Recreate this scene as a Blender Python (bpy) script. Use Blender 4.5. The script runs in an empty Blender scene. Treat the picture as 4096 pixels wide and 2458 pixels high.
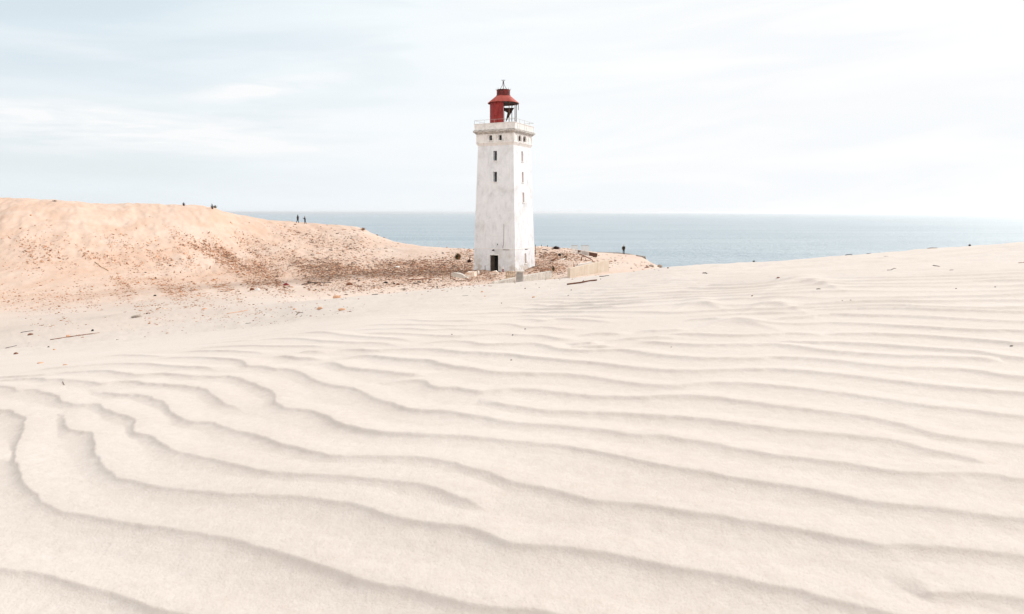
import bpy, bmesh, math, random
import numpy as np
from mathutils import Vector, Matrix

random.seed(7)
rng = np.random.default_rng(11)
SC = bpy.context.scene
COL = SC.collection
R = math.radians

# ------------------------------------------------------------------ camera numbers
F = 4096 * 24 / 36.0                       # focal length in pixels of the 4096 wide photograph
PITCH = math.atan(379 / F)
SP, CP = math.sin(PITCH), math.cos(PITCH)


def slope(y):
    """height gained per metre forward along the sight line through image row y"""
    v = y - 1229.0
    return -(F * SP + v * CP) / (F * CP - v * SP)


def lat(x, y):
    """metres sideways per metre forward through image point x, y"""
    return (x - 2048.0) / (F * CP - (y - 1229.0) * SP)


def row_of(s):
    t = -s
    v = F * (t * CP - SP) / (CP + t * SP)
    return v + 1229.0


def at(x, y, Y):
    return Vector((lat(x, y) * Y, Y, slope(y) * Y))


def pxm(n, Y):
    return n * Y / F


# ------------------------------------------------------------------ helpers
def tag(o, label=None, cat=None, group=None, kind=None):
    if label: o['label'] = label
    if cat: o['category'] = cat
    if group: o['group'] = group
    if kind: o['kind'] = kind
    return o


def empty(name, loc, rz=0.0):
    o = bpy.data.objects.new(name, None)
    COL.objects.link(o)
    o.location = loc
    o.rotation_euler = (0, 0, rz)
    return o


def link_mesh(name, verts, faces, mat, parent=None, smooth=False):
    me = bpy.data.meshes.new(name)
    me.from_pydata([tuple(v) for v in verts], [], faces)
    me.validate()
    me.update()
    if mat: me.materials.append(mat)
    if smooth:
        me.polygons.foreach_set('use_smooth', [True] * len(me.polygons))
    o = bpy.data.objects.new(name, me)
    COL.objects.link(o)
    if parent: o.parent = parent
    return o


class MB:
    """collects shapes, builds one mesh object"""
    def __init__(self):
        self.v, self.f = [], []

    def add(self, vs, fs):
        n = len(self.v)
        self.v += [tuple(v) for v in vs]
        self.f += [tuple(i + n for i in q) for q in fs]
        return self

    def box(self, c, s, rot=None):
        c = Vector(c)
        vs = []
        for dz in (-.5, .5):
            for dx, dy in ((-.5, -.5), (.5, -.5), (.5, .5), (-.5, .5)):
                p = Vector((dx * s[0], dy * s[1], dz * s[2]))
                if rot is not None: p = rot @ p
                vs.append(c + p)
        return self.add(vs, [(3, 2, 1, 0), (4, 5, 6, 7), (0, 1, 5, 4), (1, 2, 6, 5), (2, 3, 7, 6), (3, 0, 4, 7)])

    def frustum(self, z0, w0, z1, w1, cap0=True, cap1=True, cx=0, cy=0):
        vs = [(cx + a * w0, cy + b * w0, z0) for a, b in ((-1, -1), (1, -1), (1, 1), (-1, 1))]
        vs += [(cx + a * w1, cy + b * w1, z1) for a, b in ((-1, -1), (1, -1), (1, 1), (-1, 1))]
        fs = [(0, 1, 5, 4), (1, 2, 6, 5), (2, 3, 7, 6), (3, 0, 4, 7)]
        if cap0: fs.append((3, 2, 1, 0))
        if cap1: fs.append((4, 5, 6, 7))
        return self.add(vs, fs)

    def tube(self, pts, r, n=6, r_end=None):
        pts = [Vector(p) for p in pts]
        rings, vs = [], []
        up = Vector((0, 0, 1))
        for i, p in enumerate(pts):
            d = (pts[min(i + 1, len(pts) - 1)] - pts[max(i - 1, 0)]).normalized()
            a = d.cross(up)
            if a.length < .05: a = d.cross(Vector((1, 0, 0)))
            a.normalize()
            b = d.cross(a).normalized()
            t = i / max(1, len(pts) - 1)
            rr = r if r_end is None else r + (r_end - r) * t
            for k in range(n):
                w = 2 * math.pi * k / n
                vs.append(p + a * math.cos(w) * rr + b * math.sin(w) * rr)
        fs = []
        for i in range(len(pts) - 1):
            for k in range(n):
                k2 = (k + 1) % n
                fs.append((i * n + k, i * n + k2, (i + 1) * n + k2, (i + 1) * n + k))
        fs.append(tuple(range(n - 1, -1, -1)))
        fs.append(tuple(range((len(pts) - 1) * n, len(pts) * n)))
        return self.add(vs, fs)

    def lathe(self, prof, n=40, a0=0.0, a1=2 * math.pi, c=(0, 0)):
        full = abs(a1 - a0 - 2 * math.pi) < 1e-4
        m = n if full else n + 1
        vs = []
        for k in range(m):
            w = a0 + (a1 - a0) * k / n
            for r, z in prof:
                vs.append((c[0] + r * math.cos(w), c[1] + r * math.sin(w), z))
        fs, L = [], len(prof)
        for k in range(n):
            k2 = (k + 1) % m
            for j in range(L - 1):
                fs.append((k * L + j, k2 * L + j, k2 * L + j + 1, k * L + j + 1))
        return self.add(vs, fs)

    def build(self, name, mat, parent=None, smooth=False):
        return link_mesh(name, self.v, self.f, mat, parent, smooth)


# ------------------------------------------------------------------ materials
def new_mat(name):
    m = bpy.data.materials.new(name)
    m.use_nodes = True
    nt = m.node_tree
    b = nt.nodes['Principled BSDF']
    return m, nt, b


def N(nt, t, **kw):
    n = nt.nodes.new(t)
    for k, v in kw.items():
        if k.startswith('i_'):
            n.inputs[k[2:].replace('_', ' ')].default_value = v
        else:
            setattr(n, k, v)
    return n


def math_node(nt, op, a, b=None, c=None, clamp=False):
    n = nt.nodes.new('ShaderNodeMath')
    n.operation = op
    n.use_clamp = clamp
    for i, x in enumerate((a, b, c)):
        if x is None: continue
        if isinstance(x, (int, float)): n.inputs[i].default_value = x
        else: nt.links.new(x, n.inputs[i])
    return n.outputs[0]


def mixc(nt, fac, a, b, blend='MIX'):
    n = nt.nodes.new('ShaderNodeMix')
    n.data_type = 'RGBA'
    n.blend_type = blend
    for s, x in (('Factor', fac), ('A', a), ('B', b)):
        sock = [i for i in n.inputs if i.name == s and (i.type == 'RGBA' or s == 'Factor' and i.type == 'VALUE')][0]
        if isinstance(x, (int, float)): sock.default_value = x
        elif isinstance(x, (tuple, list)): sock.default_value = (*x[:3], 1)
        else: nt.links.new(x, sock)
    return [o for o in n.outputs if o.type == 'RGBA'][0]


def ramp(nt, fac, stops):
    n = nt.nodes.new('ShaderNodeValToRGB')
    e = n.color_ramp.elements
    while len(e) < len(stops): e.new(.5)
    for i, (p, c) in enumerate(stops):
        e[i].position = p
        e[i].color = (*c, 1) if len(c) == 3 else c
    nt.links.new(fac, n.inputs[0])
    return n.outputs[0]


def mapr(nt, v, a, b, c=0.0, d=1.0, smooth=False):
    n = nt.nodes.new('ShaderNodeMapRange')
    if smooth: n.interpolation_type = 'SMOOTHSTEP'
    nt.links.new(v, n.inputs[0])
    for i, x in enumerate((a, b, c, d)): n.inputs[i + 1].default_value = x
    return n.outputs[0]


def noise(nt, vec, scale, detail=4, rough=.55, dist=0.0):
    n = N(nt, 'ShaderNodeTexNoise')
    n.inputs['Scale'].default_value = scale
    n.inputs['Detail'].default_value = detail
    n.inputs['Roughness'].default_value = rough
    n.inputs['Distortion'].default_value = dist
    if vec is not None: nt.links.new(vec, n.inputs['Vector'])
    return n.outputs[0]


def scaled(nt, vec, s):
    n = nt.nodes.new('ShaderNodeMapping')
    n.inputs['Scale'].default_value = s
    nt.links.new(vec, n.inputs['Vector'])
    return n.outputs[0]


def simple_mat(name, c1, c2, scale=3.0, rough=.8, stretch=(1, 1, 1), metal=0.0, bump=0.0, lo=.35, hi=.65):
    m, nt, b = new_mat(name)
    tc = N(nt, 'ShaderNodeTexCoord').outputs['Object']
    v = scaled(nt, tc, stretch)
    n = noise(nt, v, scale, 6, .65)
    nt.links.new(ramp(nt, n, [(lo, c1), (hi, c2)]), b.inputs['Base Color'])
    b.inputs['Roughness'].default_value = rough
    b.inputs['Metallic'].default_value = metal
    b.inputs['Specular IOR Level'].default_value = .25
    if bump:
        bn = N(nt, 'ShaderNodeBump')
        bn.inputs['Strength'].default_value = bump
        bn.inputs['Distance'].default_value = .03
        nt.links.new(noise(nt, v, scale * 4, 5, .7), bn.inputs['Height'])
        nt.links.new(bn.outputs[0], b.inputs['Normal'])
    return m


def plaster_mat():
    m, nt, b = new_mat('weathered_white_plaster')
    tc = N(nt, 'ShaderNodeTexCoord').outputs['Object']
    big = noise(nt, tc, .35, 5, .6, .6)
    mid = noise(nt, scaled(nt, tc, (1, 1, .55)), 1.5, 8, .7, .3)
    fine = noise(nt, tc, 9, 6, .75)
    streak = noise(nt, scaled(nt, tc, (3.2, 3.2, .22)), 1.4, 6, .65)
    col = ramp(nt, mid, [(.30, (.56, .585, .63)), (.46, (.705, .735, .775)), (.7, (.785, .81, .845))])
    col = mixc(nt, mapr(nt, big, .48, .72, 0, .5, True), col, (.50, .495, .49))
    col = mixc(nt, mapr(nt, streak, .54, .78, 0, .42, True), col, (.52, .50, .47))
    col = mixc(nt, mapr(nt, fine, .56, .74, 0, .55, True), col, (.44, .42, .40))
    # bare repaired patches, brighter whitewash
    pat = noise(nt, scaled(nt, tc, (1, 1, .8)), 2.0, 8, .85, .2)
    col = mixc(nt, mapr(nt, pat, .58, .68, 0, .7, True), col, (.86, .855, .84))
    # rusty soil splashed along the foot, and smoke-brown stains either side of the door
    sep = N(nt, 'ShaderNodeSeparateXYZ')
    nt.links.new(tc, sep.inputs[0])
    low = mapr(nt, sep.outputs[2], 3.2, .2, 0, 1, True)
    stain = math_node(nt, 'MULTIPLY', low, mapr(nt, noise(nt, tc, 1.1, 5, .6), .45, .62, 0, .75, True))
    col = mixc(nt, stain, col, (.46, .41, .35))
    rust = mapr(nt, noise(nt, tc, 3.4, 8, .75), .64, .72, 0, .55, True)
    col = mixc(nt, math_node(nt, 'MULTIPLY', rust, mapr(nt, big, .4, .6)), col, (.55, .36, .27))
    nt.links.new(col, b.inputs['Base Color'])
    b.inputs['Roughness'].default_value = .9
    b.inputs['Specular IOR Level'].default_value = .15
    bn = N(nt, 'ShaderNodeBump')
    bn.inputs['Strength'].default_value = .5
    bn.inputs['Distance'].default_value = .03
    nt.links.new(math_node(nt, 'ADD', mid, math_node(nt, 'MULTIPLY', fine, .4)), bn.inputs['Height'])
    nt.links.new(bn.outputs[0], b.inputs['Normal'])
    return m


def gallery_mat():
    """the flaking plaster of the gallery storey: brick shows at chips"""
    m, nt, b = new_mat('flaking_gallery_plaster')
    tc = N(nt, 'ShaderNodeTexCoord').outputs['Object']
    mid = noise(nt, scaled(nt, tc, (1, 1, .7)), 2.2, 8, .7, .3)
    fine = noise(nt, tc, 7, 7, .8)
    col = ramp(nt, mid, [(.30, (.56, .55, .54)), (.48, (.74, .73, .72)), (.7, (.82, .81, .795))])
    col = mixc(nt, mapr(nt, fine, .60, .66, 0, .75, True), col, (.44, .27, .20))
    streak = noise(nt, scaled(nt, tc, (5, 5, .5)), 1.8, 6, .65)
    col = mixc(nt, mapr(nt, streak, .58, .75, 0, .55, True), col, (.40, .36, .33))
    nt.links.new(col, b.inputs['Base Color'])
    b.inputs['Roughness'].default_value = .9
    b.inputs['Specular IOR Level'].default_value = .15
    return m


MAT = {}
MAT['plaster'] = plaster_mat()
MAT['gallery'] = gallery_mat()
MAT['cornice'] = simple_mat('weathered_grey_cornice', (.24, .23, .22), (.62, .60, .57), 3.5, .9, (1, 1, 3), lo=.38, hi=.62)
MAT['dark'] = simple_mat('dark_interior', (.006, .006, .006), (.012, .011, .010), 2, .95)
MAT['brickfill'] = simple_mat('bricked_up_infill', (.42, .26, .19), (.60, .44, .35), 6, .9)
MAT['doorwood'] = simple_mat('old_door_wood', (.05, .038, .03), (.11, .085, .065), 4, .85, (6, 6, .6))
MAT['red'] = simple_mat('faded_red_paint', (.16, .014, .014), (.31, .032, .028), 1.6, .6, (2.5, 2.5, .7), bump=.15, lo=.32, hi=.62)
MAT['redroof'] = simple_mat('lit_red_paint', (.31, .052, .040), (.45, .105, .082), 2.2, .6, (1, 1, 1), bump=.1)  # roof red lightened so its colour carries the light falling on it
MAT['reddark'] = simple_mat('rusted_dark_red_paint', (.045, .014, .012), (.19, .028, .025), 2.2, .7, (1.2, 1.2, 1.6), lo=.36, hi=.6)
MAT['rustdark'] = simple_mat('dark_rusted_iron', (.022, .013, .010), (.06, .03, .022), 6, .75)
MAT['ironmid'] = simple_mat('rusted_iron', (.05, .025, .018), (.16, .08, .055), 8, .8)
MAT['railgrey'] = simple_mat('weathered_grey_rail', (.30, .27, .25), (.48, .44, .41), 8, .7)
MAT['whitebar'] = simple_mat('white_metal_bar', (.62, .60, .58), (.78, .77, .75), 8, .6)
MAT['concrete'] = simple_mat('stained_beige_concrete', (.47, .375, .285), (.58, .51, .43), .8, .92, (1, 1, .8), lo=.3, hi=.65)
MAT['greyconc'] = simple_mat('grey_concrete', (.28, .265, .25), (.43, .415, .40), 1.6, .92)
MAT['paleconc'] = simple_mat('pale_concrete', (.42, .385, .345), (.60, .565, .52), 2.0, .92, bump=.3)
MAT['masonry'] = simple_mat('orange_stained_masonry', (.52, .28, .16), (.78, .71, .64), 3.0, .92, bump=.4, lo=.36, hi=.56)
MAT['driftwood'] = simple_mat('red_brown_driftwood', (.10, .04, .022), (.30, .14, .08), 6, .85, (.7, 5, 5), bump=.5)
MAT['darkwood'] = simple_mat('dark_wet_wood', (.018, .014, .012), (.06, .045, .036), 6, .85, (.7, 5, 5))
MAT['tanwood'] = simple_mat('tan_weathered_wood', (.26, .16, .09), (.42, .29, .18), 6, .85, (.7, 5, 5))
MAT['paling'] = simple_mat('split_chestnut_paling', (.30, .20, .11), (.60, .47, .31), 7, .85, (6, 6, .4))
MAT['stone'] = simple_mat('grey_brown_stone', (.20, .15, .12), (.40, .34, .29), 5, .9, bump=.5)
MAT['blackstone'] = simple_mat('dark_stone', (.015, .014, .013), (.05, .045, .04), 6, .9)
MAT['whitestone'] = simple_mat('white_rubble', (.60, .58, .55), (.80, .78, .75), 4, .9, bump=.4)
MAT['brick'] = simple_mat('weathered_brick', (.13, .055, .033), (.30, .15, .095), 5, .9, bump=.4)
MAT['clod'] = simple_mat('orange_sand_clod', (.58, .30, .17), (.66, .43, .30), 5, .95, bump=.4)
MAT['marram'] = simple_mat('dry_marram_grass', (.05, .058, .024), (.16, .12, .055), 1.4, .8)
MAT['drygrass'] = simple_mat('straw_coloured_grass', (.20, .10, .05), (.36, .22, .11), 1.4, .8)
MAT['twigs'] = simple_mat('dark_red_twigs', (.05, .022, .017), (.13, .06, .045), 2, .85)
MAT['blackcloth'] = simple_mat('black_cloth', (.006, .006, .007), (.014, .014, .016), 6, .9)
MAT['navycloth'] = simple_mat('dark_navy_cloth', (.008, .010, .016), (.016, .020, .030), 6, .9)
MAT['olivecloth'] = simple_mat('dark_olive_coat', (.014, .012, .008), (.032, .027, .018), 6, .9)
MAT['jeans'] = simple_mat('dark_blue_jeans', (.010, .018, .028), (.022, .036, .052), 9, .9)
MAT['skin'] = simple_mat('skin', (.50, .32, .24), (.56, .37, .28), 4, .6)
MAT['hair'] = simple_mat('dark_hair', (.012, .009, .007), (.025, .018, .014), 20, .6)
MAT['brownhair'] = simple_mat('brown_hair', (.05, .036, .024), (.09, .065, .045), 20, .6)
MAT['phone'] = simple_mat('black_phone', (.01, .01, .011), (.015, .015, .016), 3, .3)
MAT['postred'] = simple_mat('red_post_paint', (.16, .012, .016), (.24, .025, .028), 6, .5)
MAT['postwhite'] = simple_mat('white_post_paint', (.62, .62, .64), (.78, .78, .78), 6, .5)

# ------------------------------------------------------------------ terrain: profiles per sight line
# every ring of the land: (image x, image y, metres forward); y given as ('z', height) where the land is hidden
RINGS = [
    [(-2500, ('z', -.50), .30), (0, ('z', -.47), .30), (2048, ('z', -.455), .30), (4096, ('z', -.44), .30), (6600, ('z', -.43), .30)],
    [(-2500, ('z', -.56), .70), (0, 2650, .70), (2048, 2650, .645), (4096, 2650, .61), (6600, ('z', -.40), .60)],
    [(-2500, ('z', -.80), 1.7), (0, 1850, 1.55), (2048, 1800, 1.29), (4096, 1790, 1.16), (6600, ('z', -.33), 1.15)],
    [(-2500, ('z', -1.2), 3.4), (0, 1520, 3.3), (1000, 1420, 3.6), (2048, 1340, 3.5), (3000, 1310, 3.0), (4096, 1300, 2.6), (6600, ('z', -.2), 2.4)],
    [(-2500, ('z', -2.2), 7.4), (0, 1435, 7.4), (400, 1400, 7.5), (900, 1350, 7.8), (1500, 1270, 8.2), (2048, 1230, 8.0),
     (2600, 1160, 7.1), (3200, 1120, 6.1), (4096, 1080, 5.4), (6600, ('z', .1), 5.0)],
    [(-2500, ('z', -6.0), 32), (0, 1285, 32), (300, 1270, 31), (700, 1245, 29), (1100, 1215, 27), (1400, 1189, 25), (1570, 1174, 24),
     (1788, 1152, 22), (2000, 1134, 20.5), (2300, 1112, 17.8), (2500, 1093, 15.9), (2700, 1068, 14), (3200, 1038, 12.6), (3650, 1003, 11.2),
     (4096, 966, 10), (6600, ('z', .5), 9)],
    [(-2500, ('z', -6.6), 44), (0, 1252, 44), (300, 1238, 42), (700, 1217, 40), (1100, 1204, 40), (1400, ('z', -6.0), 42), (1570, ('z', -6.2), 42),
     (1788, ('z', -6.4), 42), (2000, ('z', -6.6), 42), (2300, ('z', -6.8), 40), (2500, ('z', -6.8), 38), (2700, ('z', -6), 34),
     (3200, ('z', -6), 30), (4096, ('z', -5.5), 26), (6600, ('z', -5), 24)],
    [(-2500, ('z', -7.2), 58), (0, 1200, 58), (300, 1190, 58), (700, 1168, 57), (1100, 1157, 58), (1400, 1145, 60), (1570, 1140, 62), (1788, 1135, 64),
     (2048, 1122, 66), (2300, 1108, 66), (2500, ('z', -6.7), 66), (2700, ('z', -8), 66), (3200, ('z', -9), 60), (4096, ('z', -9), 50), (6600, ('z', -9), 45)],
    [(-2500, ('z', -6.0), 72), (0, 1090, 72), (300, 1095, 74), (700, 1100, 79), (1100, 1085, 84), (1400, 1076, 84), (1788, 1081, 84), (2048, 1086, 84.5),
     (2140, 1070, 85), (2300, 1062, 86), (2500, 1063, 86), (2640, 1079, 86), (2760, ('z', -13), 86), (3200, ('z', -20), 80), (4096, ('z', -22), 70), (6600, ('z', -22), 60)],
    [(-2500, ('z', -1.5), 86), (0, 940, 86), (300, 950, 90), (700, 960, 102), (1100, 985, 116), (1400, 1013, 114), (1570, 1034, 110), (1788, 1036, 106),
     (2048, 1038, 104), (2300, 1032, 104), (2500, 1033, 110), (2600, 1052, 108), (2700, ('z', -13), 106), (3200, ('z', -32), 100), (4096, ('z', -34), 90), (6600, ('z', -34), 80)],
    [(-2500, ('z', 4.5), 106), (-400, 790, 108), (0, 796, 108), (215, 803, 112), (480, 817, 122), (729, 822, 130), (845, 829, 134), (903, 846, 138), (960, 861, 143), (1192, 891, 153),
     (1441, 915, 151), (1490, 935, 149), (1590, 968, 141), (1739, 989, 131), (1895, 996, 125), (2048, 990, 123), (2140, 986, 121), (2250, 992, 121),
     (2370, 1008, 125), (2492, 1018, 130), (2560, 1024, 128), (2600, 1050, 122), (2660, 1078, 116), (2760, ('z', -20), 116), (3200, ('z', -40), 115), (4096, ('z', -42), 105), (6600, ('z', -42), 100)],
]


def pchip_slopes(X, Yv):
    h = np.diff(X, axis=0)
    d = np.diff(Yv, axis=0) / h
    m = np.zeros_like(Yv)
    w1 = 2 * h[1:] + h[:-1]
    w2 = h[1:] + 2 * h[:-1]
    ok = (d[:-1] * d[1:]) > 0
    with np.errstate(divide='ignore', invalid='ignore'):
        hm = (w1 + w2) / (w1 / d[:-1] + w2 / d[1:])
    m[1:-1] = np.where(ok, hm, 0)
    m[0] = d[0]
    m[-1] = d[-1]
    return m


def pchip1(xk, yk, x):
    xk = np.asarray(xk, float)[:, None]; yk = np.asarray(yk, float)[:, None]
    m = pchip_slopes(xk, yk)[:, 0]
    xk = xk[:, 0]; yk = yk[:, 0]
    i = np.clip(np.searchsorted(xk, x) - 1, 0, len(xk) - 2)
    h = xk[i + 1] - xk[i]
    t = np.clip((x - xk[i]) / h, 0, 1)
    return (yk[i] * (2 * t**3 - 3 * t**2 + 1) + m[i] * h * (t**3 - 2 * t**2 + t) + yk[i + 1] * (3 * t**2 - 2 * t**3) + m[i + 1] * h * (t**3 - t**2))


NV = 780
side_a = np.tan(np.linspace(math.atan(1.62), R(88), 26))[1:]
A = np.concatenate([-side_a[::-1], np.linspace(-1.62, -.80, 90, endpoint=False), np.linspace(-.80, .80, NV), np.linspace(.80, 1.62, 91)[1:], side_a])
SHR = np.minimum(1.0, math.hypot(1, 1.62) / np.hypot(1, A))       # beyond the view the land goes on round the viewer at equal distance
NC = len(A)
ringY, ringS = [], []
for ring in RINGS:
    ak, yk, sk = [], [], []
    for x, y, Y in ring:
        s = y[1] / Y if isinstance(y, tuple) else slope(y)
        yy = y if not isinstance(y, tuple) else row_of(s)
        ak.append(lat(x, min(max(yy, 700), 2700))); yk.append(math.log(Y)); sk.append(s)
    o = np.argsort(ak)
    ak, yk, sk = np.array(ak)[o], np.array(yk)[o], np.array(sk)[o]
    ringY.append(pchip1(ak, yk, np.clip(A, ak[0], ak[-1]))); ringS.append(pchip1(ak, sk, np.clip(A, ak[0], ak[-1])))
# behind the skyline the land falls to the beach and under the sea
zc = ringS[-1] * np.exp(ringY[-1])
for k, dz, ab in ((1.08, -3.5, 0), (1.35, 0, -40), (1.7, 0, -62)):
    Yn = np.exp(ringY[10]) * k
    z = zc + dz if not ab else np.full(NC, float(ab))
    ringY.append(np.log(Yn)); ringS.append(z / Yn)
LY = np.array(ringY); S = np.array(ringS)                       # K x NC
SEG = [26, 190, 210, 150, 70, 36, 60, 60, 70, 70, 8, 6, 4]
tt = np.concatenate([np.arange(n) / n + i for i, n in enumerate(SEG)] + [[len(SEG)]])
M = pchip_slopes(LY, S)
ki = np.minimum(tt.astype(int), len(SEG) - 1)
fr = (tt - ki)[:, None]
h = LY[ki + 1] - LY[ki]
gL = LY[ki] + h * fr
t = fr
gS = (S[ki] * (2 * t**3 - 3 * t**2 + 1) + M[ki] * h * (t**3 - 2 * t**2 + t) + S[ki + 1] * (3 * t**2 - 2 * t**3) + M[ki + 1] * h * (t**3 - t**2))
GY = np.exp(gL)
GZ = gS * GY
GY = GY * SHR[None, :]
GX = A[None, :] * GY
NR = GY.shape[0]
seg_of_row = ki


# ---- numpy value noise
def vnoise(x, y, seed=0):
    x0 = np.floor(x).astype(np.int64); y0 = np.floor(y).astype(np.int64)
    fx = x - x0; fy = y - y0
    fx = fx * fx * (3 - 2 * fx); fy = fy * fy * (3 - 2 * fy)

    def hsh(i, j):
        n = (i * 374761393 + j * 668265263 + seed * 974711) & 0x7fffffff
        n = ((n ^ (n >> 13)) * 1274126177) & 0x7fffffff
        n = (n ^ (n >> 16)) & 0xffff
        return n / 32767.5 - 1.0
    a = hsh(x0, y0); b = hsh(x0 + 1, y0); c = hsh(x0, y0 + 1); d = hsh(x0 + 1, y0 + 1)
    return (a * (1 - fx) + b * fx) * (1 - fy) + (c * (1 - fx) + d * fx) * fy


def fbm(x, y, oct=4, seed=0, gain=.5):
    v = 0; a = 1; tot = 0
    for k in range(oct):
        v = v + a * vnoise(x * 2**k + 17.3 * k, y * 2**k - 9.1 * k, seed + k)
        tot += a; a *= gain
    return v / tot


def sstep(a, b, x):
    t = np.clip((x - a) / (b - a), 0, 1)
    return t * t * (3 - 2 * t)


# image rows / columns that the smooth land projects to (used to carry the traced ripple crests over to the ground)
GV = row_of(np.minimum(gS, .2))
GU = 2048 + A[None, :] * (F * CP - (GV - 1229) * SP)

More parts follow.
